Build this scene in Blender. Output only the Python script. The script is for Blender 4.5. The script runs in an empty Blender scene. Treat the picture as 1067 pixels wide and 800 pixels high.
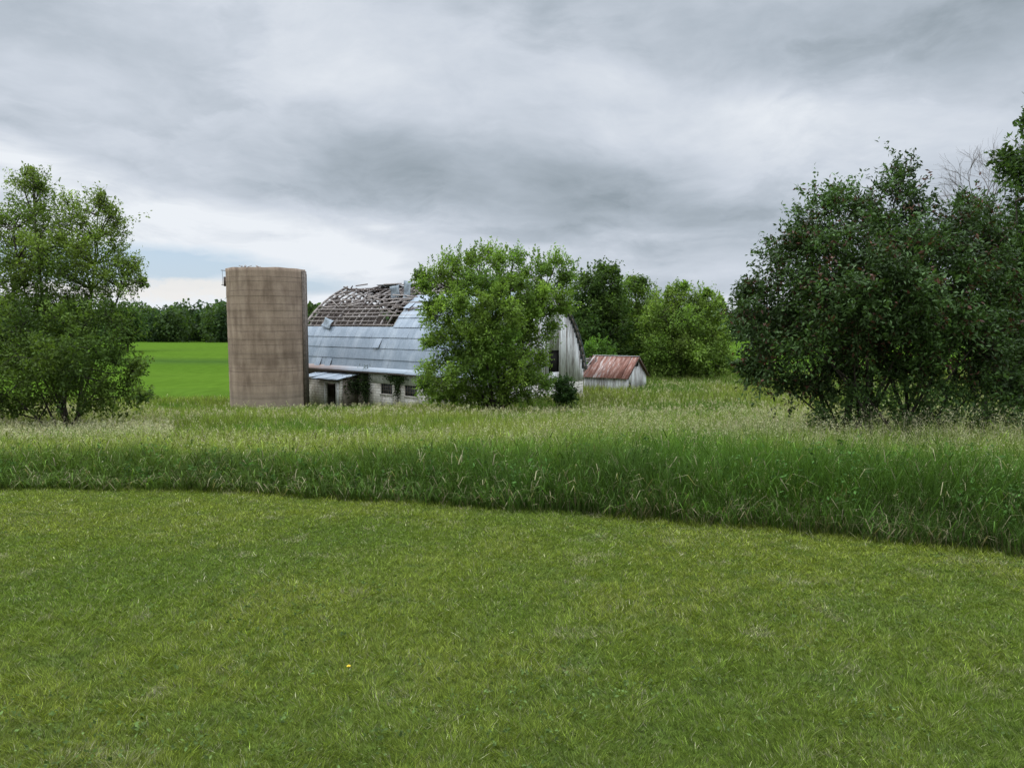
import bpy, math, random
import numpy as np
from mathutils import Vector, Matrix
R = np.random.default_rng(11); random.seed(11)
S = bpy.context.scene; C = S.collection
rad = math.radians
F = 791.0; PITCH = rad(4.7)

# ------------------------------------------------------------------ helpers
def at(px, py, Y):                      # a point of the photo (1067x800) at depth Y, in metres
    a = math.tan(math.atan((py-400)/F)+PITCH)
    return np.array([(px-533.5)/F*Y, Y, -a*Y])

def vnoise(x, y, s, seed=0):            # value noise 0..1
    x = np.asarray(x, float)/s; y = np.asarray(y, float)/s
    xi = np.floor(x).astype(np.int64); yi = np.floor(y).astype(np.int64)
    fx = x-xi; fy = y-yi; fx = fx*fx*(3-2*fx); fy = fy*fy*(3-2*fy)
    def h(a, b):
        n = (a*374761393 + b*668265263 + seed*982451653) & 0x7fffffff
        n = ((n ^ (n >> 13))*1274126177) & 0x7fffffff
        return ((n ^ (n >> 16)) & 0xffff)/65535.0
    return (h(xi, yi)*(1-fx)+h(xi+1, yi)*fx)*(1-fy)+(h(xi, yi+1)*(1-fx)+h(xi+1, yi+1)*fx)*fy
def fbm(x, y, s, seed=0):
    return (vnoise(x, y, s, seed)+.5*vnoise(x, y, s/2.1, seed+1)+.25*vnoise(x, y, s/4.3, seed+2))/1.75

def sm(a, b, x):
    t = np.clip((np.asarray(x, float)-a)/(b-a), 0, 1); return t*t*(3-2*t)

def ground(X, Y):
    X = np.asarray(X, float); Y = np.asarray(Y, float)
    Yc = np.maximum(Y, -20)
    z1 = -1.7-.08*np.minimum(Yc, 12)
    z2 = -.094*(np.clip(Yc, 12, 43.5)-12)
    right = sm(-12, 1, X)                # right side levels off, left side goes on down
    z3 = -(1.0*(1-right)+.02)*sm(42, 57, Yc)
    z4 = -.3*sm(60, 120, Yc)*(1-right)-1.0*sm(75, 110, Yc)*right
    und = (fbm(X, Y, 9, 3)-.5)*.18*sm(6, 20, Yc)+(fbm(X, Y, 60, 9)-.5)*.7*sm(90, 160, Yc)
    far = sm(300, 1400, Yc)*3.0
    return z1+z2+z3+z4+und+far

def mesh_np(name, V, face_groups, mat, parent=None, cols=None, smooth=False):
    """V (n,3); face_groups = list of (m,k) int arrays"""
    me = bpy.data.meshes.new(name)
    V = np.ascontiguousarray(V, np.float32)
    me.vertices.add(len(V)); me.vertices.foreach_set('co', V.ravel())
    loops = np.concatenate([f.ravel() for f in face_groups]).astype(np.int32)
    tot = np.concatenate([np.full(len(f), f.shape[1], np.int32) for f in face_groups])
    st = np.concatenate([[0], np.cumsum(tot)[:-1]]).astype(np.int32)
    me.loops.add(len(loops)); me.loops.foreach_set('vertex_index', loops)
    me.polygons.add(len(tot)); me.polygons.foreach_set('loop_start', st)
    me.polygons.foreach_set('loop_total', tot)
    if smooth: me.polygons.foreach_set('use_smooth', np.ones(len(tot), bool))
    me.update(calc_edges=True)
    if cols is not None:
        a = me.color_attributes.new('col', 'FLOAT_COLOR', 'POINT')
        c = np.ones((len(V), 4), np.float32); c[:, :3] = cols
        a.data.foreach_set('color', c.ravel())
    me.materials.append(mat)
    o = bpy.data.objects.new(name, me); C.objects.link(o)
    if parent is not None:
        o.parent = parent
    return o

class MB:
    def __init__(s): s.v = []; s.q = []; s.t = []; s.n = 0
    def add(s, v, quads=(), tris=()):
        v = np.asarray(v, float).reshape(-1, 3)
        for f in quads: s.q.append([i+s.n for i in f])
        for f in tris: s.t.append([i+s.n for i in f])
        s.v.append(v); s.n += len(v)
    def box(s, lo, hi, M=None):
        x0, y0, z0 = lo; x1, y1, z1 = hi
        v = np.array([[x0,y0,z0],[x1,y0,z0],[x1,y1,z0],[x0,y1,z0],[x0,y0,z1],[x1,y0,z1],[x1,y1,z1],[x0,y1,z1]], float)
        if M is not None: v = v@M[0].T+M[1]
        s.add(v, [(0,3,2,1),(4,5,6,7),(0,1,5,4),(1,2,6,5),(2,3,7,6),(3,0,4,7)])
    def beam(s, p, q, w, h, up=(0,0,1)):
        p = np.array(p, float); q = np.array(q, float); d = q-p; L = np.linalg.norm(d)
        if L < 1e-5: return
        d /= L; up = np.array(up, float)
        sd = np.cross(d, up)
        if np.linalg.norm(sd) < 1e-3: sd = np.cross(d, (1,0,0))
        sd /= np.linalg.norm(sd); u = np.cross(sd, d)
        v = []
        for e in (p, q):
            for a, b in ((-1,-1),(1,-1),(1,1),(-1,1)): v.append(e+sd*a*w/2+u*b*h/2)
        s.add(v, [(0,1,2,3),(7,6,5,4),(0,4,5,1),(1,5,6,2),(2,6,7,3),(3,7,4,0)])
    def tube(s, pts, r, n=6):
        pts = np.asarray(pts, float); r = np.broadcast_to(np.asarray(r, float), (len(pts),))
        base = s.n; V = []
        for i, p in enumerate(pts):
            d = pts[min(i+1, len(pts)-1)]-pts[max(i-1, 0)]; d = d/(np.linalg.norm(d)+1e-9)
            a = np.cross(d, (0.31, .95, .1)); a /= np.linalg.norm(a)+1e-9; b = np.cross(d, a)
            for k in range(n):
                t = 2*math.pi*k/n; V.append(p+(a*math.cos(t)+b*math.sin(t))*r[i])
        q = [(i*n+k, i*n+(k+1) % n, (i+1)*n+(k+1) % n, (i+1)*n+k) for i in range(len(pts)-1) for k in range(n)]
        s.add(V, q)
    def build(s, name, mat, parent=None, smooth=False):
        V = np.concatenate(s.v); g = []
        if s.q: g.append(np.array(s.q))
        if s.t: g.append(np.array(s.t))
        return mesh_np(name, V, g, mat, parent, None, smooth)

def tag(o, label=None, cat=None, group=None, kind=None):
    if label: o['label'] = label
    if cat: o['category'] = cat
    if group: o['group'] = group
    if kind: o['kind'] = kind
    return o
def thing(name, label, cat, loc=(0,0,0), rz=0, group=None):
    o = bpy.data.objects.new(name, None); C.objects.link(o); o.empty_display_size = .3
    o.location = loc; o.rotation_euler = (0,0,rz)
    return tag(o, label, cat, group)

# ------------------------------------------------------------------ materials
def mat(name):
    m = bpy.data.materials.new(name); m.use_nodes = True
    nt = m.node_tree; nt.nodes.clear()
    out = nt.nodes.new('ShaderNodeOutputMaterial')
    return m, nt, out
def N(nt, t, **k):
    n = nt.nodes.new(t)
    for a, b in k.items():
        if a.startswith('i_'): n.inputs[a[2:].replace('_', ' ')].default_value = b
        else: setattr(n, a, b)
    return n
def mixc(nt, fac, a, b, mode='MIX'):
    n = nt.nodes.new('ShaderNodeMix'); n.data_type = 'RGBA'; n.blend_type = mode
    for s, v in ((0, fac), (6, a), (7, b)):
        if isinstance(v, bpy.types.NodeSocket): nt.links.new(v, n.inputs[s])
        elif s == 0: n.inputs[0].default_value = v
        else: n.inputs[s].default_value = (*v, 1)
    return n.outputs[2]
def mth(nt, op, a, b=None, c=None, clamp=False):
    n = nt.nodes.new('ShaderNodeMath'); n.operation = op; n.use_clamp = clamp
    for i, v in enumerate((a, b, c)):
        if v is None: continue
        if isinstance(v, bpy.types.NodeSocket): nt.links.new(v, n.inputs[i])
        else: n.inputs[i].default_value = v
    return n.outputs[0]
def ramp(nt, fac, stops):
    n = nt.nodes.new('ShaderNodeValToRGB'); cr = n.color_ramp
    while len(cr.elements) < len(stops): cr.elements.new(.5)
    for e, (p, c) in zip(cr.elements, stops): e.position = p; e.color = (*c, 1) if len(c) == 3 else c
    nt.links.new(fac, n.inputs[0]); return n.outputs[0]
def noise(nt, vec, scale, detail=4, rough=.55, sx=(1,1,1)):
    mp = nt.nodes.new('ShaderNodeMapping'); mp.inputs['Scale'].default_value = sx
    nt.links.new(vec, mp.inputs[0])
    n = nt.nodes.new('ShaderNodeTexNoise'); n.inputs['Scale'].default_value = scale
    n.inputs['Detail'].default_value = detail; n.inputs['Roughness'].default_value = rough
    nt.links.new(mp.outputs[0], n.inputs['Vector']); return n.outputs[0]
def gray(v): return (v, v, v)

def foliage_mat(name, trans=.35, rough=.55, spec=.25, tcol=(1.15, 1.25, .5)):
    m, nt, out = mat(name)
    at_ = N(nt, 'ShaderNodeAttribute', attribute_name='col')
    geo = N(nt, 'ShaderNodeNewGeometry')
    v = mth(nt, 'MULTIPLY_ADD', geo.outputs['Random Per Island'], .9, .6)
    hs = N(nt, 'ShaderNodeHueSaturation'); nt.links.new(at_.outputs['Color'], hs.inputs['Color']); nt.links.new(v, hs.inputs['Value'])
    b = N(nt, 'ShaderNodeBsdfPrincipled'); nt.links.new(hs.outputs[0], b.inputs['Base Color'])
    b.inputs['Roughness'].default_value = rough; b.inputs['Specular IOR Level'].default_value = spec
    t = N(nt, 'ShaderNodeBsdfTranslucent'); nt.links.new(mixc(nt, 1, hs.outputs[0], tcol, 'MULTIPLY'), t.inputs['Color'])
    mx = N(nt, 'ShaderNodeMixShader'); mx.inputs[0].default_value = trans
    nt.links.new(b.outputs[0], mx.inputs[1]); nt.links.new(t.outputs[0], mx.inputs[2]); nt.links.new(mx.outputs[0], out.inputs[0])
    return m
M = {}
M['leaf'] = foliage_mat('leaf', .42, .6, .12)
M['leaf_glossy'] = foliage_mat('leaf_glossy', .22, .5, .22)
M['grass'] = foliage_mat('grass', .3, .7, .06)

def simple(name, fn):
    m, nt, out = mat(name)
    tc = N(nt, 'ShaderNodeTexCoord').outputs['Object']
    b = N(nt, 'ShaderNodeBsdfPrincipled'); b.inputs['Roughness'].default_value = .85; b.inputs['Specular IOR Level'].default_value = .2
    col, height, hs = fn(nt, tc, b)
    if isinstance(col, tuple): b.inputs['Base Color'].default_value = (*col, 1)
    else: nt.links.new(col, b.inputs['Base Color'])
    if height is not None:
        bp = N(nt, 'ShaderNodeBump'); bp.inputs['Distance'].default_value = hs; bp.inputs['Strength'].default_value = 1
        nt.links.new(height, bp.inputs['Height']); nt.links.new(bp.outputs[0], b.inputs['Normal'])
    nt.links.new(b.outputs[0], out.inputs[0]); M[name] = m
def f_bark(nt, tc, b):
    n = noise(nt, tc, 9, 4, .6, (3, 3, .6)); return ramp(nt, n, [(.3, (.025,.02,.016)), (.7, (.09,.075,.06))]), n, .02
simple('bark', f_bark)
def f_dead(nt, tc, b): return (.22,.2,.19), None, 0
simple('dead_wood', f_dead)
def sepxyz(nt, tc):
    s = N(nt, 'ShaderNodeSeparateXYZ'); nt.links.new(tc, s.inputs[0]); return s.outputs
def f_ground(nt, tc, b):
    b.inputs['Specular IOR Level'].default_value = 0
    n1 = noise(nt, tc, .5, 5, .6); n2 = noise(nt, tc, 9, 4, .7)
    base = ramp(nt, n1, [(.3, (.06,.09,.018)), (.5, (.08,.115,.022)), (.72, (.11,.14,.033))])
    s = sepxyz(nt, tc)
    # brighter crop green far away
    f = mth(nt, 'MULTIPLY_ADD', s[1], 1/25, -60/25, clamp=True)
    base = mixc(nt, f, base, (.056,.105,.016))
    return mixc(nt, .5, base, ramp(nt, n2, [(.25, gray(.35)), (.75, gray(1.25))]), 'MULTIPLY'), n2, .03
simple('ground', f_ground)
def f_crop(nt, tc, b):
    b.inputs['Specular IOR Level'].default_value = 0
    n1 = noise(nt, tc, .018, 3, .5, (.5, 1.6, 1)); n2 = noise(nt, tc, .9, 5, .75, (1, .35, 1))
    base = ramp(nt, n1, [(.36, (.056,.108,.012)), (.5, (.068,.125,.014)), (.64, (.052,.096,.014))])
    s = sepxyz(nt, tc)
    w = mth(nt, 'SUBTRACT', s[1], 128); w = mth(nt, 'MULTIPLY_ADD', s[0], .18, w)
    w = mth(nt, 'ADD', w, mth(nt, 'MULTIPLY', n1, 20)); w = mth(nt, 'ABSOLUTE', mth(nt, 'DIVIDE', w, 15))
    w = mth(nt, 'SUBTRACT', 1, w, clamp=True)
    base = mixc(nt, mth(nt, 'MULTIPLY', w, .75), base, (.033,.066,.016))
    return mixc(nt, .5, base, ramp(nt, n2, [(.3, gray(.6)), (.7, gray(1.25))]), 'MULTIPLY'), n2, .08
simple('crop', f_crop)
def f_hill(nt, tc, b):
    n = noise(nt, tc, .035, 6, .7); return ramp(nt, n, [(.35, (.03,.055,.035)), (.65, (.06,.095,.06))]), n, 6
simple('hill', f_hill)
def f_silo(nt, tc, b):
    s = sepxyz(nt, tc)
    stain = noise(nt, tc, 1.9, 5, .6, (1, 1, .16)); blotch = noise(nt, tc, .9, 5, .6); fine = noise(nt, tc, 14, 4, .7)
    c = ramp(nt, stain, [(.3, (.20,.148,.11)), (.5, (.29,.22,.165)), (.7, (.38,.30,.23))])
    c = mixc(nt, .9, c, ramp(nt, blotch, [(.3, (.72,.68,.66)), (.6, (1.1,1.08,1.05))]), 'MULTIPLY')
    # per-lift tone (each pour a little different) and dark joints
    lift = mth(nt, 'DIVIDE', s[2], .92)
    fl = mth(nt, 'FLOOR', lift); wn = N(nt, 'ShaderNodeTexWhiteNoise', noise_dimensions='1D'); nt.links.new(fl, wn.inputs['W'])
    c = mixc(nt, .5, c, ramp(nt, wn.outputs[0], [(0, (.78,.76,.74)), (1, (1.18,1.16,1.15))]), 'MULTIPLY')
    fr = mth(nt, 'FRACT', lift); j = mth(nt, 'LESS_THAN', mth(nt, 'ABSOLUTE', mth(nt, 'SUBTRACT', fr, .5)), .03)
    jn = mth(nt, 'MULTIPLY', j, ramp(nt, noise(nt, tc, 1.1, 3, .6), [(.4, gray(.05)), (.65, gray(.6))]))
    c = mixc(nt, jn, c, (.13,.097,.074))
    # paler leached foot
    ft = mth(nt, 'MULTIPLY_ADD', s[2], -1/1.6, 2.6/1.6, clamp=True)
    c = mixc(nt, mth(nt, 'MULTIPLY', ft, .45), c, (.36,.30,.23))
    c = mixc(nt, .5, c, ramp(nt, fine, [(.3, gray(.8)), (.7, gray(1.15))]), 'MULTIPLY')
    h = mth(nt, 'SUBTRACT', fine, mth(nt, 'MULTIPLY', j, 2)); return c, h, .015
simple('silo', f_silo)
def f_rim(nt, tc, b): 
    n = noise(nt, tc, 6, 4, .6); return ramp(nt, n, [(.3, (.08,.065,.055)), (.7, (.2,.165,.135))]), n, .01
simple('dark_concrete', f_rim)
def f_block(nt, tc, b):
    br = N(nt, 'ShaderNodeTexBrick'); sp = sepxyz(nt, tc); cb = N(nt, 'ShaderNodeCombineXYZ')
    nt.links.new(mth(nt, 'ADD', sp[0], sp[1]), cb.inputs[0]); nt.links.new(sp[2], cb.inputs[1]); nt.links.new(cb.outputs[0], br.inputs['Vector'])
    br.inputs['Scale'].default_value = 1; br.inputs['Brick Width'].default_value = .4; br.inputs['Row Height'].default_value = .2
    br.inputs['Mortar Size'].default_value = .012
    br.inputs['Color1'].default_value = (.66,.63,.56,1); br.inputs['Color2'].default_value = (.58,.55,.48,1); br.inputs['Mortar'].default_value = (.27,.24,.2,1)
    n = noise(nt, tc, 1.3, 5, .7, (1,1,.5)); c = mixc(nt, .8, br.outputs[0], ramp(nt, n, [(.3, (.5,.45,.38)), (.55, gray(1)), (.8, gray(1.1))]), 'MULTIPLY')
    return c, br.outputs['Fac'], -.01
simple('block', f_block)
def f_dirty(nt, tc, b):
    n = noise(nt, tc, 1.5, 5, .7, (1,1,.4)); return ramp(nt, n, [(.3, (.09,.07,.055)), (.55, (.22,.185,.15)), (.75, (.36,.33,.28))]), n, .02
simple('stained_wall', f_dirty)
def f_paint(nt, tc, b):
    geo = N(nt, 'ShaderNodeNewGeometry'); r = geo.outputs['Random Per Island']
    n = noise(nt, tc, 4.5, 6, .7, (2.2,2.2,.22)); k = mth(nt, 'MULTIPLY_ADD', r, .26, mth(nt, 'SUBTRACT', n, .13))
    return ramp(nt, k, [(.31, (.2,.175,.155)), (.43, (.42,.4,.38)), (.54, (.62,.615,.60)), (.75, (.75,.75,.735))]), n, .01
simple('weathered_boards', f_paint)
def f_gwood(nt, tc, b):
    geo = N(nt, 'ShaderNodeNewGeometry'); r = geo.outputs['Random Per Island']
    ob = N(nt, 'ShaderNodeObjectInfo').outputs['Random']
    n = noise(nt, tc, 5, 4, .6); k = mth(nt, 'ADD', mth(nt, 'MULTIPLY', ob, .5), mth(nt, 'MULTIPLY', n, .5))
    return ramp(nt, k, [(.2, (.13,.105,.095)), (.5, (.27,.235,.215)), (.85, (.42,.38,.36))]), n, .01
simple('grey_wood', f_gwood)
def f_dwood(nt, tc, b):
    ob = N(nt, 'ShaderNodeObjectInfo').outputs['Random']
    return ramp(nt, ob, [(.0, (.05,.038,.03)), (1, (.12,.095,.08))]), None, 0
simple('dark_wood', f_dwood)
def f_metal(nt, tc, b):
    b.inputs['Metallic'].default_value = .2; b.inputs['Roughness'].default_value = .6; b.inputs['Specular IOR Level'].default_value = .25
    geo = N(nt, 'ShaderNodeNewGeometry'); r = geo.outputs['Random Per Island']
    n = noise(nt, tc, .8, 5, .65, (1,1,.4)); n2 = noise(nt, tc, 5, 5, .7, (2.5,1,.25))
    c = ramp(nt, mth(nt, 'ADD', mth(nt, 'MULTIPLY', n, .9), mth(nt, 'MULTIPLY', r, .1)), [(.3, (.19,.235,.28)), (.5, (.255,.30,.35)), (.7, (.34,.385,.43))])
    c = mixc(nt, .5, c, ramp(nt, n2, [(.3, (.7,.69,.68)), (.6, gray(1.08))]), 'MULTIPLY')
    sp = sepxyz(nt, tc); w = mth(nt, 'SINE', mth(nt, 'MULTIPLY', sp[0], 2*math.pi/.2))
    rib = mth(nt, 'POWER', mth(nt, 'ABSOLUTE', mth(nt, 'SINE', mth(nt, 'MULTIPLY', sp[0], math.pi/.3))), 12)
    return c, mth(nt, 'ADD', mth(nt, 'MULTIPLY', w, .3), rib), .012
simple('galvanised', f_metal)
def f_eave(nt, tc, b):
    b.inputs['Metallic'].default_value = .2; b.inputs['Roughness'].default_value = .55
    sp = sepxyz(nt, tc); n = noise(nt, tc, 1.6, 5, .7)
    k = mth(nt, 'ADD', mth(nt, 'MULTIPLY_ADD', sp[0], -1/6, -11.5/6, clamp=True), mth(nt, 'SUBTRACT', n, .5), clamp=True)
    return mixc(nt, k, (.27,.315,.36), (.24,.18,.16)), n, .01
simple('eave_metal', f_eave)
def f_rust(nt, tc, b):
    b.inputs['Roughness'].default_value = .75
    geo = N(nt, 'ShaderNodeNewGeometry'); r = geo.outputs['Random Per Island']
    n = noise(nt, tc, 2.0, 6, .7, (3,.5,.5)); k = mth(nt, 'MULTIPLY_ADD', r, .22, mth(nt, 'SUBTRACT', n, .1))
    c = ramp(nt, k, [(.33, (.085,.035,.025)), (.48, (.17,.072,.05)), (.6, (.25,.14,.11)), (.72, (.40,.36,.34))])
    sp = sepxyz(nt, tc); w = mth(nt, 'SINE', mth(nt, 'MULTIPLY', sp[0], 2*math.pi/.12)); return c, w, .012
simple('rusty_metal', f_rust)
simple('glass_block', lambda nt, tc, b: (b.inputs['Roughness'].__setattr__('default_value', .25), (ramp(nt, noise(nt, tc, 6, 2, .5), [(.3, (.015,.02,.02)), (.7, (.07,.08,.085))]), None, 0))[1])
simple('pale_paint', lambda nt, tc, b: (ramp(nt, noise(nt, tc, 4, 5, .7, (1,1,.4)), [(.3, (.35,.34,.32)), (.6, (.62,.62,.61))]), None, 0))
simple('interior_shade', lambda nt, tc, b: ((.012,.01,.009), None, 0))  # near-black colour standing for shade inside the buildings
simple('iron', lambda nt, tc, b: (ramp(nt, noise(nt, tc, 8, 3, .6), [(.3, (.05,.04,.035)), (.7, (.12,.09,.08))]), None, 0))
simple('old_sheet', lambda nt, tc, b: (ramp(nt, noise(nt, tc, 3, 5, .6), [(.3, (.12,.14,.16)), (.7, (.34,.39,.43))]), None, 0))
simple('lead', lambda nt, tc, b: ((.12,.14,.17), None, 0))

# ------------------------------------------------------------------ ground, field, hills
def sheet(name, xs, ys, zf, m):
    X, Y = np.meshgrid(xs, ys); V = np.stack([X, Y, zf(X, Y)], -1).reshape(-1, 3)
    nx, ny = len(xs), len(ys)
    i, j = np.meshgrid(np.arange(nx-1), np.arange(ny-1)); a = (j*nx+i).ravel()
    return mesh_np(name, V, [np.stack([a, a+1, a+1+nx, a+nx], -1)], m, None, None, True)
def gs(a, b, n, p): t = np.linspace(0, 1, n); return a+(b-a)*t**p
xs = np.concatenate([-gs(0, 3000, 160, 3.2)[::-1], gs(0, 3000, 160, 3.2)[1:]])
ys = np.concatenate([[-60, -30, -12, -6], gs(-3, 3500, 300, 3)])
tag(sheet('ground', xs, ys, ground, M['ground']), kind='structure')
xs = np.concatenate([-gs(0, 500, 70, 2)[::-1], gs(0, 500, 70, 2)[1:]]); ys = gs(0, 1, 130, 1.7)
def field_edge(X): return 62+24*sm(-14, 6, X)
X2, T2 = np.meshgrid(xs, ys); Y2 = field_edge(X2)+T2*(330-field_edge(X2))
Z2 = ground(X2, Y2)+.05+.25*sm(0, .02, T2)
a_ = (np.arange(len(ys)-1)[:, None]*len(xs)+np.arange(len(xs)-1)[None]).ravel()
fo = mesh_np('crop_field', np.stack([X2, Y2, Z2], -1).reshape(-1, 3), [np.stack([a_, a_+1, a_+1+len(xs), a_+len(xs)], -1)], M['crop'], None, None, True)
tag(fo, kind='structure')
def hillz(X, Y):
    t = (Y-520)/900
    h = np.interp(X, [-2500, -900, -470, -400, -330, -260, -150, 0, 150, 260, 400, 700, 2500], [30, 26, 17, 19, 22, 24, 14, 8, 16, 17, 14, 20, 26])
    return -8+(h+9*(fbm(X, Y, 60, 5)-.5)+4*(vnoise(X, Y, 14, 8)-.5))*np.sin(np.clip(t, 0, 1)*math.pi)
tag(sheet('hills', np.linspace(-2500, 2500, 420), np.linspace(520, 1420, 60), hillz, M['hill']), kind='structure')

# ------------------------------------------------------------------ leaf and blade builders
def leaves(name, P, size, mat_, cols, parent=None, aspect=.5, up=.35, droop=.2, axis=None):
    n = len(P); size = np.broadcast_to(size, (n,))[:, None]
    nrm = R.normal(size=(n, 3)); nrm[:, 2] += up*2; nrm /= np.linalg.norm(nrm, axis=1, keepdims=True)
    ax = R.normal(size=(n, 3)) if axis is None else axis+R.normal(size=(n, 3))*.6
    ax[:, 2] -= droop
    ax -= (ax*nrm).sum(1, keepdims=True)*nrm; ax /= np.linalg.norm(ax, axis=1, keepdims=True)+1e-9
    sd = np.cross(nrm, ax)
    b = P-ax*size*.5; t = P+ax*size*.5
    mid = P-ax*size*.08
    l = mid+sd*size*aspect*.5+nrm*size*.08; r_ = mid-sd*size*aspect*.5+nrm*size*.08
    V = np.stack([b, l, t, r_], 1).reshape(-1, 3)
    i = np.arange(n)*4
    return mesh_np(name, V, [np.stack([i, i+1, i+2], -1), np.stack([i, i+2, i+3], -1)], mat_, parent, np.repeat(cols, 4, 0))

def blades(name, B, h, w, lean, mat_, cbase, ctip, parent=None, seg=2):
    n = len(B); h = h[:, None]; th = R.uniform(0, 2*np.pi, n)
    sd = np.stack([np.cos(th), np.sin(th), np.zeros(n)], -1)*np.broadcast_to(w, (n,))[:, None]*.5
    up = np.array([[0, 0, 1.0]])
    if seg == 2:
        m = B+up*h*.55+lean*h*.3; t = B+up*h*(1-.3*(lean**2).sum(1, keepdims=True))+lean*h
        V = np.stack([B-sd, B+sd, m-sd*.8, m+sd*.8, t], 1).reshape(-1, 3); i = np.arange(n)*5
        fg = [np.stack([i, i+1, i+3, i+2], -1), np.stack([i+2, i+3, i+4], -1)]
        f = np.array([0, 0, .55, .55, 1])
    else:
        t = B+up*h+lean*h; V = np.stack([B-sd, B+sd, t], 1).reshape(-1, 3); i = np.arange(n)*3
        fg = [np.stack([i, i+1, i+2], -1)]; f = np.array([0, 0, 1])
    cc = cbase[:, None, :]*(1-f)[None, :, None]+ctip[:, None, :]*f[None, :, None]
    return mesh_np(name, V, fg, mat_, parent, cc.reshape(-1, 3))

# ------------------------------------------------------------------ lawn / tall grass boundary
edge_px = [(-150, 514), (0, 512), (100, 511), (200, 513), (300, 518), (400, 524), (500, 531), (600, 538), (700, 545), (800, 554), (900, 563), (1000, 572), (1067, 579)]
ex, ey = [], []
for px, py in edge_px:
    r_ = math.tan(math.atan((py-400)/F)+PITCH); Y = 1.7/(r_-.08); Y = Y if Y < 12 else (1.7+.08*12-.094*12)/(r_-.094)
    ex.append((px-533.5)/F*Y); ey.append(Y)
ex = [-60]+ex+[12, 30]; ey = [ey[0]+1]+ey+[ey[-1]-1.6, ey[-1]-3]
def edge(X): return np.interp(X, ex, ey)+.12*(vnoise(X, X*0, .9, 4)-.5)
def edge_n(X): return np.interp(X, ex, ey)+.22*(vnoise(X, np.asarray(X)*0, .7, 4)-.5)+.16*(vnoise(X, np.asarray(X)*0, .17, 5)-.5)

# lawn
def sample(n, y0, y1, k, pad=1.05, extra=2.5):      # points with density ~ Y^-k per m2
    t = R.uniform(0, 1, n); e = 2-k
    Y = (y0**e+(y1**e-y0**e)*t)**(1/e) if abs(e) > 1e-3 else y0*(y1/y0)**t
    X = R.uniform(-1, 1, n)*(F and (533.5/F)*Y*pad+extra)
    return X, Y
X, Y = sample(1150000, 2.3, 14.5, 1.7, 1.04, .5)
k = Y < edge_n(X)+.35; X, Y = X[k], Y[k]; n = len(X)
pat = fbm(X, Y*.8, .9, 20); fine = fbm(X, Y, .22, 21); big = fbm(X, Y, 3.5, 22); near_e = sm(-.35, .1, Y-edge_n(X))*R.uniform(0, 1, n)
tuft = vnoise(X, Y, .065, 24); h = (.009+.016*fine+.014*tuft+.011*R.uniform(0, 1, n))*(1+.25*(pat-.5)); h *= np.where(R.uniform(size=n) < .02, 1.8, 1); h = h*(1+2.2*near_e**2)
wd = np.clip(.0030*Y/3.2, .0030, .009)*R.uniform(.6, 1.5, n)
ang = vnoise(X, Y, .12, 30)*12+R.normal(size=n)*.9; ln = R.uniform(.3, 1.7, n)
lean = np.stack([np.cos(ang)*ln, np.sin(ang)*ln, np.zeros(n)], -1)
g1 = np.array([.122,.172,.027]); g2 = np.array([.182,.214,.035]); g3 = np.array([.082,.128,.028]); st = np.array([.34,.31,.20])
m1 = np.clip((big-.5)*2.2+(pat-.5)*1.8+.5, 0, 1)[:, None]
tip = g1*(1-m1)+g2*m1; dk = np.clip((.42-fine)*4, 0, 1)[:, None]; tip = tip*(1-dk*.6)+g3*dk*.6
tip = tip*(.7+.4*tuft+.25*fine)[:, None]
dry = (R.uniform(size=n) < .075+.1*np.clip((pat-.6)*4, 0, 1)+.35*np.clip((vnoise(X, Y, .33, 26)-.78)*6, 0, 1))[:, None]; tip = np.where(dry, st, tip)
tip = tip*np.exp(R.normal(size=(n, 1))*.42); base = tip*np.array([.4,.45,.42])  # blade feet darkened in colour to deepen the shade between blades
B = np.stack([X, Y, ground(X, Y)-.005], -1)
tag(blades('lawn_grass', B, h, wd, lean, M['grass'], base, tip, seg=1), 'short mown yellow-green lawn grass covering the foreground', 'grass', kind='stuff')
# broad-leaved weeds and clover in the lawn
X, Y = sample(2400, 2.4, 9, 1.5, 1.04, .3); k = (Y < edge_n(X)-.4) & (fbm(X, Y, 1.4, 40)+R.normal(size=2400)*.12 > .55); X, Y = X[k], Y[k]
P = []; cl = []
for x, y in zip(X, Y):
    m_ = random.randint(4, 8); r0 = random.uniform(.012, .035)
    for q in range(m_):
        a = random.uniform(0, 6.28); P.append((x+math.cos(a)*r0, y+math.sin(a)*r0, float(ground(x, y))+random.uniform(.025, .05)))
        cl.append(np.array([.10,.15,.042])*random.uniform(.5, 1.2))
P = np.array(P); tag(leaves('lawn_weeds', P, R.uniform(.012, .03, len(P)), M['grass'], np.array(cl), aspect=.6, up=.7, droop=0), 'small round broad-leaved weeds and clover scattered in the lawn', 'weeds', kind='stuff')

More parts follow.
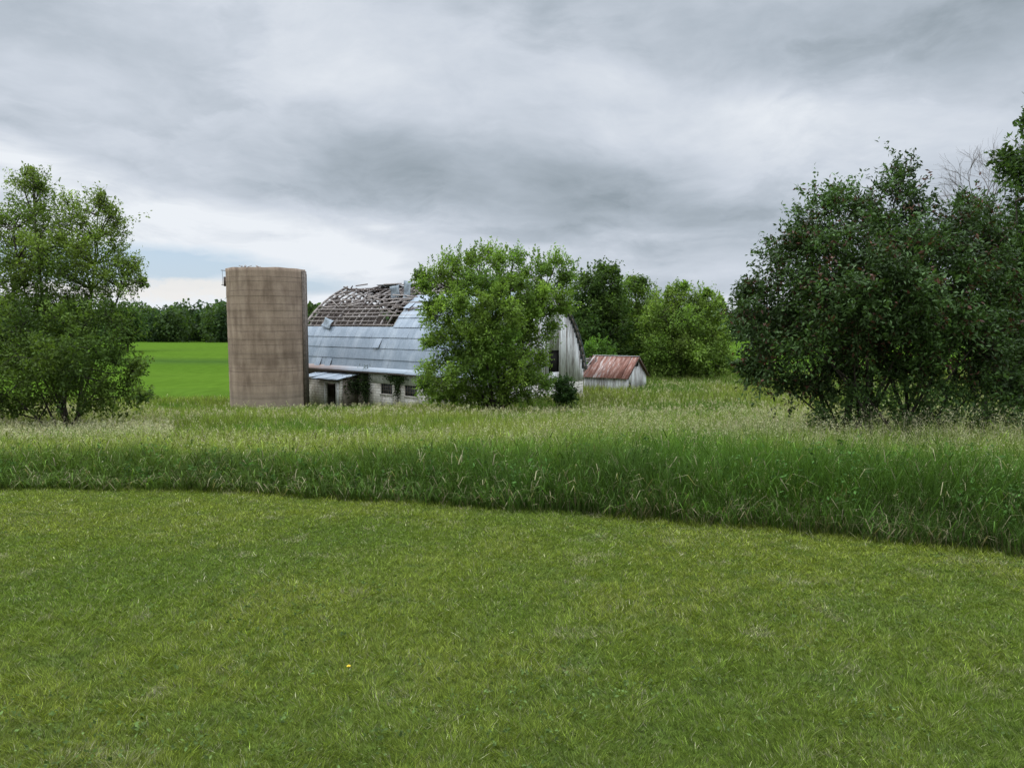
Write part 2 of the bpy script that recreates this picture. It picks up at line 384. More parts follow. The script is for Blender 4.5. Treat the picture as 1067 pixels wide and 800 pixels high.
# tall meadow grass
def tall_h(X, Y):
    d = Y-edge_n(X)
    base = .56+.38*sm(-5, 3, X)
    hh = base*(.3+.7*sm(-.1, .9, d+.35*(vnoise(X, Y, .45, 52)-.5)))
    hh = hh*(1-.1*sm(3, 8, d))*(.8+.4*vnoise(X, Y, .28, 51))
    hh = np.where(Y > 28, .62*(.8+.4*vnoise(X, Y, 1.1, 53))+.25*np.clip(fbm(X, Y, 3, 54)-.55, 0, 1), hh)
    return hh*(.78+.45*fbm(X, Y, 1.3, 50))
solids = []     # footprints kept free of grass: (cx, cy, r)
def free(X, Y):
    k = np.ones(len(X), bool)
    # barn / silo / milk house / shed footprints
    lx, ly = to_barn(X, Y); k &= ~((lx > -21.1) & (lx < .15) & (ly > -.1) & (ly < 11.4)); k &= ~((lx > -17.4) & (lx < -12.5) & (ly > -1.7) & (ly < .1))
    k &= (X-SILO[0])**2+(Y-SILO[1])**2 > (SILO[2]+.08)**2
    sx, sy = to_shed(X, Y); k &= ~((sx > -3.8) & (sx < .1) & (sy > -.1) & (sy < 4.2))
    return k
NB = np.array([-2.05, 48.4]); AB = math.atan2(-.66, .751)
def to_barn(X, Y):
    c, s = math.cos(AB), math.sin(AB); dx, dy = X-NB[0], Y-NB[1]; return dx*c+dy*s, -dx*s+dy*c
SILO = (-17.35, 54.0, 2.64)
SB = np.array([9.06, 60.0]); AS = math.atan2(-.537, .844)
def to_shed(X, Y):
    c, s = math.cos(AS), math.sin(AS); dx, dy = X-SB[0], Y-SB[1]; return dx*c+dy*s, -dx*s+dy*c

def meadow_cols(X, Y):
    n = len(X); big = fbm(X, Y, 6, 60); mid = fbm(X, Y*1.3, 1.6, 61); d = Y-edge_n(X)
    G = np.array([.10,.195,.03]); Yl = np.array([.215,.265,.055]); T = np.array([.33,.33,.17]); D = np.array([.046,.082,.023])
    big = .6*big+.4*fbm(X, Y*.45, 9, 63); m = np.clip((big-.5)*5+.45, 0, 1)[:, None]; c = G*(1-m)+Yl*m
    t = np.clip((mid-.5)*3, 0, .6)[:, None]*sm(1.2, 5, d)[:, None]; c = c*(1-t)+Yl*1.1*t
    e = (1-sm(.6, 3.2, d))[:, None]; c = c*(1-e*.85)+(D*(1-(mid[:, None]))+G*.8*mid[:, None])*e*.85  # front edge darkened: shade of the camera-facing side put into the colour
    tr = np.clip(sm(-2, 6, X)*.15+.1, 0, 1)*sm(2, 7, d); isT = (R.uniform(size=n) < tr*.8)[:, None]
    c = np.where(isT, T*R.uniform(.7, 1.1, (n, 1)), c)
    return c*R.uniform(.55, 1.45, (n, 1))
def grassfield(nm, n, y0, y1, k_, wmul, label, hm=1, extra=3):
    X, Y = sample(n, y0, y1, k_, 1.08, extra)
    d = Y-edge_n(X)
    k = (d > 0) & free(X, Y) & (Y < field_edge(X)+1.5)
    if nm == 'edge': k &= d < 3.2
    X, Y = X[k], Y[k]; n = len(X)
    h = tall_h(X, Y)*R.uniform(.55, 1.12, n)*hm
    ln = R.uniform(.05, .45, n)+(R.uniform(size=n) < .2)*.35; a = vnoise(X, Y, .8, 33)*9+R.normal(size=n)*1.3
    lean = np.stack([np.cos(a)*ln, np.sin(a)*ln, np.zeros(n)], -1)
    w = np.clip(.0085*wmul*np.maximum(Y, 8)/9, .007, .038)*R.uniform(.6, 1.3, n)
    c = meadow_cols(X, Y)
    return X, Y, h, lean, w, c
X1, Y1, h1, l1, w1, c1 = grassfield('edge', 360000, 6.0, 18, 1.0, .9, '')
X3, Y3, h3, l3, w3, c3 = grassfield('all', 620000, 7.0, 92, 1.45, 1.0, '')
X = np.concatenate([X1, X3]); Y = np.concatenate([Y1, Y3]); h = np.concatenate([h1, h3]); l = np.concatenate([l1, l3]); w = np.concatenate([w1, w3]); c = np.concatenate([c1, c3])
B = np.stack([X, Y, ground(X, Y)-.02], -1)
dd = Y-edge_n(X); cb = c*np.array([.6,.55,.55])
dead = (R.uniform(size=len(X)) < (.12+.16*sm(-2, 3, X))*(1-sm(.3, 1.5, dd)))
c[dead] = np.array([.27,.23,.14])*R.uniform(.6, 1.2, (dead.sum(), 1)); h[dead] *= .6
# arching leaves that leave the stems higher up
kk = (dd < 9) & (R.uniform(size=len(X)) < .42); nk = kk.sum(); f_ = R.uniform(.25, .85, nk); B2 = B[kk].copy(); B2[:, 2] += f_*h[kk]
dk_ = R.uniform(size=nk) < .16; a2 = R.uniform(0, 6.28, nk); ln2 = R.uniform(.7, 1.25, nk); l2 = np.stack([np.cos(a2)*ln2, np.sin(a2)*ln2, -.25*ln2], -1)
B2[:, :2] += l[kk][:, :2]*(f_*h[kk])[:, None]*.6; h2_ = R.uniform(.12, .3, nk); c2_ = c[kk]*R.uniform(.6, 1.35, (nk, 1)); c2_[dk_] = np.array([.28,.26,.15])*R.uniform(.5, 1.2, (dk_.sum(), 1))
B = np.concatenate([B, B2]); h = np.concatenate([h, h2_]); w = np.concatenate([w, w[kk]*1.35]); l = np.concatenate([l, l2]); cb = np.concatenate([cb, c2_*.8]); c = np.concatenate([c, c2_])
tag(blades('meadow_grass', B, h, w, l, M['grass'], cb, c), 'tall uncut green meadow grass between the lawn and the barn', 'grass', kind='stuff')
# seed heads above the tall grass
X, Y = sample(60000, 7.0, 66, 1.25, 1.08, 3); d = Y-edge_n(X)
pat_ = np.clip((fbm(X, Y*.6, 5, 70)-.5)*6+.35, 0, 1); pr = (.09+.5*sm(0, 6, X)*(d > .4)*(Y < 22))*(.3+.7*pat_)+.2*pat_*(d > 2)
pr = pr+.8*((X < -.45*Y) & (Y > 17) & (Y < 30))
k = (d > .15) & free(X, Y) & (Y < field_edge(X)) & (R.uniform(size=len(X)) < pr); X, Y = X[k], Y[k]; n = len(X); d = d[k]
h = tall_h(X, Y)*np.where(d < 1.5, R.uniform(.35, 1.12, n), R.uniform(.8, 1.12, n))+R.uniform(.02, .2, n)*sm(.3, 2, d)
a = R.uniform(0, 6.28, n); ln = R.uniform(.02, .22, n); lean = np.stack([np.cos(a)*ln, np.sin(a)*ln, np.zeros(n)], -1)
T = np.array([.40,.41,.24]); T2_ = np.array([.36,.31,.22]); tt = R.uniform(0, 1, (n, 1)); cc = (T*tt+T2_*(1-tt))*R.uniform(.75, 1.15, (n, 1))
B = np.stack([X, Y, ground(X, Y)], -1)
w = np.clip(.003*Y/8, .003, .012)
st_ = blades('seed_head_stalks', B, h, w, lean, M['grass'], cc*np.array([.5,.7,.4]), cc)
top = B+lean*h[:, None]; top[:, 2] = B[:, 2]+h*(1-.3*ln**2)
K = 11; t = R.uniform(0, 1, (n, K, 1)); ph = R.uniform(.1, .2, (n, 1, 1))
off = R.normal(size=(n, K, 3))*(.008+.035*t)*np.array([1, 1, .5]); off[:, :, 2] -= (t*ph)[:, :, 0]
P = (top[:, None]+off-(lean*.15)[:, None]*t).reshape(-1, 3)
sz = (np.clip(.017*Y/9, .017, .075))[:, None]*R.uniform(.6, 1.3, (n, K))
tag(st_, 'pale tan seed stalks standing above the tall meadow grass', 'grass stalks', kind='stuff')
tag(leaves('grass_seed_heads', P, sz.ravel(), M['grass'], np.repeat(cc*1.1, K, 0), aspect=.4, up=0, droop=1.5), 'feathery pale tan seed heads along the top of the tall grass', 'seed heads', kind='stuff')
# dark leafy weeds along the left part of the edge
X, Y = sample(8500, 7.2, 17, 1.2, 1.1, 2); d = Y-edge_n(X); pr = (1-sm(-7, -2.5, X))*.9+.5
k = (d > .25) & (d < 3.4) & (R.uniform(size=len(X)) < pr*np.clip((fbm(X, Y, 1.1, 80)-.38)*5, 0, 1)); X, Y = X[k], Y[k]; n = len(X)
hh = tall_h(X, Y)*R.uniform(.6, 1.02, n); K = 26; t = R.uniform(.15, 1, (n, K))
a = R.uniform(0, 6.28, (n, K)); rr = .12*(1-t*.6)*R.uniform(.3, 1, (n, K))
P = np.stack([X[:, None]+np.cos(a)*rr, Y[:, None]+np.sin(a)*rr, ground(X, Y)[:, None]+t*hh[:, None]], -1).reshape(-1, 3)
cw = np.array([.06,.125,.03])*R.uniform(.6, 1.5, (n, 1)); tag(leaves('meadow_weeds', P, R.uniform(.04, .085, n*K), M['grass'], np.repeat(cw, K, 0), aspect=.4, up=.6, droop=.3), 'leafy dark green weeds along the front edge of the tall grass', 'weeds', kind='stuff')
# single things in the grass
def dandelion(px, py):
    r_ = math.tan(math.atan((py-400)/F)+PITCH); Y = 1.7/(r_-.08); x = (px-533.5)/F*Y; z = float(ground(x, Y))
    t = thing('dandelion', 'yellow dandelion flower alone in the mown lawn', 'flower', (x, Y, z))
    mb = MB(); mb.tube([(0,0,0),(.003,0,.03),(.002,0,.065)], .0015, 5); mb.build('stem', M['crop'], t)
    mb = MB()
    for ring, (nn, r1, zz) in enumerate(((16, .011, .066), (12, .008, .069), (7, .005, .071))):
        for q in range(nn):
            a = 6.283*q/nn+ring*.2; c_, s_ = math.cos(a), math.sin(a)
            mb.add([(.002-s_*.0015, c_*.0015, zz-.003), (.002+s_*.0015, -c_*.0015, zz-.003), (.002+c_*r1+s_*.002, s_*r1-c_*.002, zz), (.002+c_*r1-s_*.002, s_*r1+c_*.002, zz)], [(0,1,2,3)])
    mb.build('petals', Myel, t)
Myel, nt, out = mat('yellow_petals'); b = N(nt, 'ShaderNodeBsdfPrincipled'); tcy = N(nt, 'ShaderNodeTexCoord').outputs['Object']
nt.links.new(ramp(nt, noise(nt, tcy, 90, 2), [(.3, (.8,.5,.01)), (.7, (.85,.7,.03))]), b.inputs['Base Color']); nt.links.new(b.outputs[0], out.inputs[0])
dandelion(357, 705)

# ------------------------------------------------------------------ trees
def inpoly(x, y, poly):
    c = False; n = len(poly)
    for i in range(n):
        x1, y1 = poly[i]; x2, y2 = poly[(i+1) % n]
        if (y1 > y) != (y2 > y) and x < (x2-x1)*(y-y1)/(y2-y1)+x1: c = not c
    return c
def edist(x, y, poly):
    d = 1e9; n = len(poly)
    for i in range(n):
        a = np.array(poly[i], float); b = np.array(poly[(i+1) % n], float); p = np.array([x, y]); ab = b-a
        t = np.clip(np.dot(p-a, ab)/np.dot(ab, ab), 0, 1); d = min(d, np.linalg.norm(p-a-ab*t))
    return d
def curve(p, q, sag=.1, n=6, j=.05):
    p = np.array(p, float); q = np.array(q, float); L = np.linalg.norm(q-p)
    c = (p+q)/2+np.array([0, 0, 1])*L*sag+R.normal(size=3)*L*j
    t = np.linspace(0, 1, n)[:, None]; return (1-t)**2*p+2*t*(1-t)*c+t**2*q
def make_tree(name, label, cat, Y, base_px, poly, spacing, rclump, stems, cols, leaf, nshoot=26, nleaf=15, upb=.5, thick=1.0, matl='leaf', aspect=.5, extra=(), group=None, sc=.16, trunk_r=.12, density=1.0, red=None, droop=.2, spire=0, crown_y=None, innr=.25, wild=0, kids=('trunk', 'crown')):
    bx = (base_px-533.5)/F*Y; bz = float(ground(bx, Y)); root = thing(name, label, cat, (bx, Y, bz), 0, group)
    o = np.array([bx, Y, bz]); m = Y/F
    pts = []
    xs_ = [p[0] for p in poly]; ys_ = [p[1] for p in poly]
    tries = 0
    while tries < 6000:
        tries += 1
        x = random.uniform(min(xs_), max(xs_)); y = random.uniform(min(ys_), max(ys_))
        if not inpoly(x, y, poly): continue
        e = edist(x, y, poly)
        if e < rclump*.3: continue
        dp = random.uniform(-1, 1)*min(e*1.25, (max(xs_)-min(xs_))*.42)*thick
        if all((x-q[0])**2+(y-q[1])**2+(dp-q[2])**2 > spacing**2 for q in pts): pts.append((x, y, dp, rclump*random.uniform(.75, 1.2), min(1, e/(rclump*2))))
    for e in extra: pts.append((e[0], e[1], e[2] if len(e) > 3 else random.uniform(-8, 8), e[-1], .2))
    limbs = MB(); LP = []; LC = []; LS = []; AX = []
    # stems
    tops = []
    for (sx, sy, dy, r0) in stems:
        q = at(sx, sy, Y+dy)-o; p0 = np.array([random.uniform(-2, 2)*r0, random.uniform(-2, 2)*r0, -.1])*np.array([len(stems) > 1, len(stems) > 1, 1])
        p0[0] += wild*random.gauss(0, .45); p0[1] += wild*random.gauss(0, .3); cv = curve(p0, q, .02, 9, .04+.1*wild); limbs.tube(cv, np.linspace(r0, r0*.25, 9), 8); tops.append(cv)
    allc = np.concatenate(tops); cens = [t_[-1] for t_ in tops]
    for (x, y, dp, r, inn) in pts:
        c = at(x, y, Y+dp*m)-o; rm = r*m
        low = allc[allc[:, 2] < c[2]-.2*rm]
        if len(low) == 0: low = allc
        k_ = np.argmin(np.linalg.norm(low-c, axis=1)+.4*np.abs(low[:, 2]-c[2]+rm))
        cv = curve(low[k_], c, .03, 5, .06); limbs.tube(cv, np.linspace(trunk_r*.32, trunk_r*.1, 5), 5)
        cens.append(c); tone = random.uniform(.66, 1.34); hue = random.uniform(0, 1)
        ns = int(nshoot*density*random.uniform(.8, 1.2))
        for s_ in range(ns):
            d = R.normal(size=3); d[2] += upb; d /= np.linalg.norm(d)
            L = rm*random.uniform(.65, 1.3); p0 = c+R.normal(size=3)*rm*innr; p1 = p0+d*L; p1[2] -= L*.12*(1-upb)
            if s_ % 3 == 0: limbs.tube([c, (p0+p1)/2, p1], [trunk_r*.08, trunk_r*.05, trunk_r*.02], 3)
            nl = nleaf; t = R.uniform(.1, 1.05, (nl, 1))
            P_ = p0+(p1-p0)*t+R.normal(size=(nl, 3))*rm*sc*(1.15-.6*t)
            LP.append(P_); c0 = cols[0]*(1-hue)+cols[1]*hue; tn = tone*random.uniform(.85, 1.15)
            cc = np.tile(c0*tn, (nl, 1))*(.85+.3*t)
            if red is not None and random.random() < red[0]:
                kk = R.uniform(size=nl) < .55; cc[kk] = np.array(red[1])*R.uniform(.6, 1.3, (kk.sum(), 1))
            LC.append(cc); AX.append(np.tile(d, (nl, 1)))
    # ragged outline: shoots that push out through the edge of the crown
    cx_, cy_ = sum(xs_)/len(xs_), sum(ys_)/len(ys_); n_ = len(poly); cen = None
    for i in range(n_):
        a = np.array(poly[i], float); b = np.array(poly[(i+1) % n_], float); Ls = np.linalg.norm(b-a); nn = np.array([(b-a)[1], -(b-a)[0]])/(Ls+1e-9)
        if np.dot(nn, (a+b)/2-np.array([cx_, cy_])) < 0: nn = -nn
        for _ in range(max(1, int(Ls/(rclump*.2)))):
            p = a+(b-a)*random.random(); o1 = p-nn*rclump*random.uniform(.6, 1.1); e1 = p+nn*rclump*random.uniform(-.25, .5)+np.array([random.gauss(0, .2), -random.uniform(0, .5)])*rclump
            dp = random.gauss(0, .9)*rclump
            if spire and nn[1] < -.3: e1 = p+np.array([random.gauss(0, .18), -random.uniform(-.2, 1.0)**1.0])*rclump; o1 = p+np.array([random.gauss(0, .2), 1.2])*rclump
            A = at(o1[0], o1[1], Y+dp*m)-o; Bq = at(e1[0], e1[1], Y+(dp+random.gauss(0, .5)*rclump)*m)-o
            if Bq[2] < .15: continue
            cn = cens[int(np.argmin([np.linalg.norm(q_-A) for q_ in cens]))]; limbs.tube([cn, A*.8+cn*.2, (A+Bq)/2, Bq], [trunk_r*.09, trunk_r*.08, trunk_r*.06, trunk_r*.02], 3)
            nl = int(nleaf*2.2*density); t = R.uniform(0, 1.03, (nl, 1)); LP.append(A+(Bq-A)*t+R.normal(size=(nl, 3))*rclump*m*sc*(1.1-.85*t)); tn = random.uniform(.8, 1.25); hu = random.random()
            cc = np.tile((cols[0]*(1-hu)+cols[1]*hu)*tn, (nl, 1))
            if red is not None and random.random() < red[0]:
                kk = R.uniform(size=nl) < .4; cc[kk] = np.array(red[1])*R.uniform(.6, 1.3, (kk.sum(), 1))
            LC.append(cc); AX.append(np.tile((Bq-A)/(np.linalg.norm(Bq-A)+1e-9), (nl, 1)))
    LP = np.concatenate(LP); LC = np.concatenate(LC); AX = np.concatenate(AX)
    k = LP[:, 2] > .1; LP, LC, AX = LP[k], LC[k], AX[k]
    limbs.build(kids[0], M['bark'], root, True)
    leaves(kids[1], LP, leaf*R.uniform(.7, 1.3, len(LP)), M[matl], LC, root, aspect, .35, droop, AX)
    return root

LG = [np.array([.11,.17,.04]), np.array([.19,.255,.055])]
# left tree by the field
make_tree('maple_tree', 'large loose-crowned tree at the left edge of the photo, taller than the silo', 'tree', 28, 72,
    [(-8,235),(8,215),(22,200),(34,180),(44,176),(56,184),(66,205),(84,208),(100,208),(112,203),(126,215),(138,232),(132,250),(145,272),(156,290),(150,303),(128,312),(100,318),(60,322),(20,325),(-12,320),(-30,300),(-20,260)],
    20, 15, [(45,195,0,.09),(108,225,.8,.07),(20,240,-.7,.06),(130,300,.5,.05),(-5,300,-.5,.05)], [LG[0]*.85, LG[1]*.85], .10, 30, 14, .6, .9,
    extra=[(42,182,9),(50,196,9),(8,232,9),(122,222,8),(112,210,7),(152,293,7)], trunk_r=.12, sc=.2, density=.9)
make_tree('leafy_shrub', 'dark bushy shrub mass around the foot of the large left tree', 'shrub', 26.3, 60,
    [(-40,330),(0,318),(40,312),(90,318),(125,322),(140,345),(130,362),(150,385),(140,400),(155,412),(145,428),(60,436),(-40,436)],
    27, 19, [(20,350,0,.04),(70,340,.5,.05),(120,380,0,.04),(-20,380,0,.04)], [np.array([.065,.108,.027]), np.array([.125,.18,.036])], .12, 32, 15, .4, 1.0, trunk_r=.08, sc=.18, density=1.0,
    extra=[(140,385,10),(146,413,8),(135,352,8)])
# young maple in front of the barn
C1 = [np.array([.105,.18,.036]), np.array([.19,.275,.055])]
make_tree('box_elder_tree', 'bright green many-stemmed tree standing in front of the barn', 'tree', 43, 520,
    [(432,292),(440,284),(452,279),(458,268),(466,270),(478,262),(486,258),(498,264),(507,256),(518,262),(528,257),(540,264),(547,276),(552,268),(560,262),(572,272),(582,268),(590,276),(602,276),(600,295),(594,325),(578,345),(572,362),(572,385),(578,405),(562,420),(500,424),(450,420),(437,398),(444,384),(456,368),(447,345),(440,325),(442,305)],
    18, 13, [(500,265,0,.13),(535,262,1,.13),(470,285,-1,.1),(575,285,0,.1),(455,330,-.5,.07),(560,330,.5,.08),(515,300,-1,.1)], C1, .15, 34, 14, .8, 1.0, trunk_r=.13, sc=.15, density=1.2, spire=1.0,
    extra=[(438,288,7),(446,322,8),(446,358,9),(441,402,10)])
make_tree('shrub', 'small dark green shrub at the right foot of the barn tree', 'shrub', 44, 588,
    [(578,404),(582,396),(592,394),(599,402),(600,418),(578,420)], 7, 8, [(585,402,0,.03),(592,402,0,.03)], [np.array([.025,.055,.018]), np.array([.045,.085,.022])], .13, 22, 12, .3, 1.0, trunk_r=.05)
# trees behind the shed
G = 'trees behind the small shed'
make_tree('tree', 'tall dark green tree directly behind the right gable of the barn', 'tree', 76, 628,
    [(596,330),(598,300),(606,290),(618,282),(632,281),(644,286),(648,310),(655,360),(650,396),(598,396),(594,360)], 16, 13, [(625,300,0,.22),(640,310,0,.15),(606,310,1,.15)], [np.array([.045,.085,.022]), np.array([.085,.135,.03])], .32, 22, 13, .5, .9, trunk_r=.2, group=G, density=1.7, spire=.6,
    extra=[(627,284,6),(637,283,6),(610,292,6)], sc=.2)
make_tree('tree', 'middle tree rising straight behind the rusty shed roof', 'tree', 80, 664,
    [(642,310),(650,296),(660,291),(672,296),(682,310),(690,330),(690,396),(645,396),(640,350)], 16, 13, [(660,305,0,.22),(675,320,0,.15)], [np.array([.085,.145,.035]), np.array([.145,.21,.045])], .27, 22, 13, .5, .9, trunk_r=.2, group=G, density=1.7, spire=.6,
    extra=[(658,293,6),(668,295,6)], sc=.2)
make_tree('tree', 'broad yellow-green rounded tree right of the rusty shed', 'tree', 74, 712,
    [(672,330),(680,310),(692,306),(704,300),(718,300),(730,305),(742,312),(754,320),(752,335),(758,350),(762,372),(756,392),(730,398),(680,398),(668,370)], 17, 14, [(705,315,0,.2),(725,320,1,.15),(690,325,-1,.15)], [np.array([.115,.185,.038]), np.array([.18,.25,.055])], .26, 24, 14, .5, .95, trunk_r=.2, group=G, density=1.8, spire=.6,
    extra=[(711,300,6),(748,316,5),(735,306,5),(697,305,6)], sc=.2)
make_tree('shrub', 'low leafy green shrub in the grass between shed and dark bush', 'shrub', 82, 752,
    [(738,372),(750,365),(765,372),(772,392),(735,396)], 10, 9, [(752,378,0,.05)], [np.array([.09,.18,.03]), np.array([.13,.24,.035])], .28, 20, 12, .3, .9, trunk_r=.08)
make_tree('shrub', 'pale green shrub tucked between the barn gable and the shed', 'shrub', 68, 612,
    [(604,372),(612,358),(630,356),(640,366),(642,398),(604,398)], 10, 9, [(618,370,0,.05),(632,368,0,.05)], [np.array([.08,.16,.03]), np.array([.11,.2,.035])], .25, 20, 12, .3, .9, trunk_r=.08)
# tree before the far wood, between left tree and silo
make_tree('tree', 'rounded tree standing at the field edge just right of the left tree', 'tree', 170, 133,
    [(112,335),(122,320),(138,318),(150,330),(152,354),(112,356)], 9, 8, [(133,335,0,.3)], [np.array([.04,.08,.022]), np.array([.07,.12,.03])], .5, 20, 12, .4, .9, trunk_r=.3)

# dark bush on the right (close)
CB = [np.array([.036,.062,.019]), np.array([.062,.112,.029])]
make_tree('cherry_bush', 'large dark green bush with reddish berry clusters on many bare stems', 'bush', 15.5, 915,
    [(768,305),(790,296),(796,285),(792,266),(808,258),(808,236),(822,222),(830,208),(852,206),(866,198),(872,218),(884,206),(895,196),(906,200),(914,182),(928,176),(944,190),(952,204),(966,212),(985,206),(1002,200),(1020,218),(1040,224),(1050,240),(1060,300),(1058,360),(1060,415),(1000,398),(960,405),(925,396),(890,404),(850,414),(815,408),(785,402),(770,370),(772,335)],
    33, 25, [(800,330,0,.045),(840,260,.3,.05),(880,240,-.4,.05),(925,215,.2,.055),(960,230,.5,.05),(1000,230,-.2,.05),(860,330,-.6,.04),(910,320,.7,.045),(980,320,-.5,.05),(1030,300,.3,.045),(790,380,.2,.03),(1040,360,0,.03),(900,280,-.8,.05),(1000,350,.9,.05),(820,350,.4,.035),(850,360,-.6,.04),(870,340,.5,.04),(895,350,-.9,.04),(925,350,.6,.04),(950,340,-.7,.045),(970,370,.3,.035),(1000,330,.4,.04),(1015,360,-.5,.035),(1050,330,.2,.04)], CB, .095, 62, 16, .35, .9, 'leaf_glossy', .42, trunk_r=.055, sc=.15, red=(.17, (.095,.042,.028)), droop=.5, wild=1,
    extra=[(778,306,16),(780,380,14)])
make_tree('elm_tree', 'green tree cut off by the right edge, behind the dark bush', 'tree', 17.5, 1085,
    [(1040,160),(1062,125),(1090,105),(1180,110),(1190,420),(1060,420),(1030,400),(1025,330),(1010,290),(1012,250),(1035,230),(1045,200)], 30, 27, [(1080,140,0,.12),(1050,210,-.6,.06),(1130,180,.5,.08),(1040,300,-.8,.05)], [np.array([.04,.075,.024]), np.array([.075,.125,.032])], .11, 50, 15, .45, .7, trunk_r=.09, sc=.18,
    extra=[(1040,168,14),(1063,130,14),(1022,244,14),(1032,288,16),(1048,283,14)])
make_tree('undergrowth_shrub', 'thin twiggy undergrowth in the grass at the foot of the dark bush', 'undergrowth', 15, 960,
    [(850,425),(880,405),(930,410),(980,400),(1020,405),(1075,395),(1075,445),(850,445)], 22, 14, [(880,410,0,.015),(920,405,.4,.015),(960,400,-.3,.015),(1000,395,.3,.015),(1040,390,-.2,.015),(1060,395,.5,.015),(940,400,.6,.012),(1020,395,-.6,.012)], [np.array([.05,.09,.03]), np.array([.09,.15,.045])], .08, 16, 9, .8, 1.2, trunk_r=.02, sc=.3, wild=2)
# stems under the dark bush
# dead twiggy tree
def dead_tree():
    Y = 18.5; root_p = at(1035, 420, Y); bx = root_p[0]; bz = float(ground(bx, Y)); o = np.array([bx, Y, bz])
    t = thing('dead_tree', 'bare leafless grey tree showing above the right end of the dark bush', 'dead tree', o)
    mb = MB(); top = at(1022, 235, Y)-o; cv = curve((0,0,-.1), top, 0, 8, .01); mb.tube(cv, np.linspace(.05, .025, 8), 8); mb.build('trunk', M['bark'], t, True)
    mb = MB()
    def br(p, d, L, r, lvl):
        q = p+d*L; mid = (p+q)/2+R.normal(size=3)*L*.06; mb.tube([p, mid, q], [r, r*.8, r*.6], 4)
        if lvl == 0: return
        for i in range(3 if lvl > 1 else 4):
            nd = d+R.normal(size=3)*.42; nd[2] += .12; nd /= np.linalg.norm(nd); s = p+(q-p)*random.uniform(.45, 1)
            br(s, nd, L*random.uniform(.6, .85), r*.6, lvl-1)
    for tx, ty in ((1000,195),(1015,180),(1032,185),(1045,190),(990,215),(1060,200)):
        d = at(tx, ty, Y+random.uniform(-.5,.5))-o-top; L = np.linalg.norm(d); br(top, d/L, L*.75, .018, 4)
    mb.build('branches', M['dead_wood'], t, True)
dead_tree()

# far wood: one mass
def wood(name, label, x0, x1, yb, hgt, n, seed, leaf=.75, dark=1.0):
    P = []; Cc = []
    for i in range(n):
        x = random.uniform(x0, x1); y = yb+random.uniform(0, 26)+8*math.sin(x*.02+seed); H = hgt*random.uniform(.72, 1.12)*(1+.12*math.sin(x*.05+seed)); g = float(ground(x, y))
        rx = random.uniform(1.8, 4.0); m_ = 330; d = R.normal(size=(m_, 3)); d /= np.linalg.norm(d, axis=1, keepdims=True)
        lump = 1+.22*np.sin(d[:, 0]*5+i)*np.sin(d[:, 2]*6+i*2)+.12*R.normal(size=m_)
        p = d*np.array([rx, rx, H*.52])*lump[:, None]+np.array([x, y, g+H*.5]); P.append(p)
        c = np.array([.04,.072,.028]) if random.random() < .7 else np.array([.065,.105,.034]); Cc.append(np.tile(c*random.uniform(.75, 1.25)*dark, (m_, 1)))
    P = np.concatenate(P); Cc = np.concatenate(Cc); k = P[:, 2] > ground(P[:, 0], P[:, 1])
    tag(leaves(name, P[k], leaf*R.uniform(.6, 1.4, k.sum()), M['leaf'], Cc[k], aspect=.8, up=.3), label, 'woods', kind='stuff')
wood('far_woods', 'dark green wood lining the far edge of the crop field', -290, 330, 248, 10.6, 700, 1.0, .95)
wood('hill_woods', 'distant hazy wood on the low hills beyond the field', -480, 500, 420, 15, 300, 2.5, 2.2, 1.15)

# ------------------------------------------------------------------ silo
zb = float(ground(SILO[0], SILO[1]))-.1; H = 2.0+.0
ztop = at(280, 281, 54)[2]; H = ztop-zb
silo = thing('silo', 'round brown stained concrete silo without a roof left of the barn', 'silo', (SILO[0], SILO[1], zb))
def ring(R0, R1, h, n, a0, rw, top_j):
    V = []; 
    prof = []
    return V
n = 72; nz = 40; V = []
for j in range(nz+1):
    z = H*j/nz
    for i in range(n):
        a = 2*math.pi*i/n; r = SILO[2]+.04*(j/nz)+.008*math.sin(z*6.8)
        V.append((r*math.cos(a), r*math.sin(a), z+(j == nz)*(.012*math.sin(a*5)+.012*math.sin(a*11))))
q = [(j*n+i, j*n+(i+1) % n, (j+1)*n+(i+1) % n, (j+1)*n+i) for j in range(nz) for i in range(n)]
b0 = len(V)
for j in (1, 0):
    for i in range(n):
        a = 2*math.pi*i/n; r = SILO[2]-.14; V.append((r*math.cos(a), r*math.sin(a), H*j+(j == 1)*(.012*math.sin(a*5)+.012*math.sin(a*11))))
q += [(nz*n+i, nz*n+(i+1) % n, b0+(i+1) % n, b0+i) for i in range(n)]+[(b0+i, b0+(i+1) % n, b0+n+(i+1) % n, b0+n+i) for i in range(n)]
mesh_np('wall', np.array(V), [np.array(q)], M['silo'], silo, None, True)
mb = MB()                                 # chute on the right side (seen edge-on)
a0 = math.radians(-4)
ca = np.array([math.cos(a0), math.sin(a0), 0]); cs = np.array([-math.sin(a0), math.cos(a0), 0])
cpt = ca*(SILO[2]+.02)
Mx = (np.stack([ca, cs, [0,0,1]], 1), cpt); mb.box((-.02, -.32, .1), (.14, .32, H-.12), Mx)
mb.box((.14, -.3, .1), (.17, -.26, H-.3), Mx); mb.box((.14, .26, .1), (.17, .3, H-.3), Mx)
mb.build('chute', M['dark_concrete'], silo)
mb = MB(); ha = math.radians(190); hc = np.array([math.cos(ha), math.sin(ha), 0])
for zz in (H-.12, H-1.12): 
    p = hc*(SILO[2]-.1)+np.array([0,-.2,zz]); mb.beam(p, p+np.array([-.42, -.02, .03]), .04, .04)
p = hc*(SILO[2]+.22)+np.array([0,-.2,H-1.15]); mb.beam(p, p+np.array([0,0,1.1]), .018, .018)
mb.build('bracket', M['iron'], silo)
mb = MB(); p = hc*(SILO[2]+.0)+np.array([.05,-.35,H-.85]); mb.box(p-np.array([.12,.1,.35]), p+np.array([.15,.1,.3])); mb.build('hoist_box', M['iron'], silo)
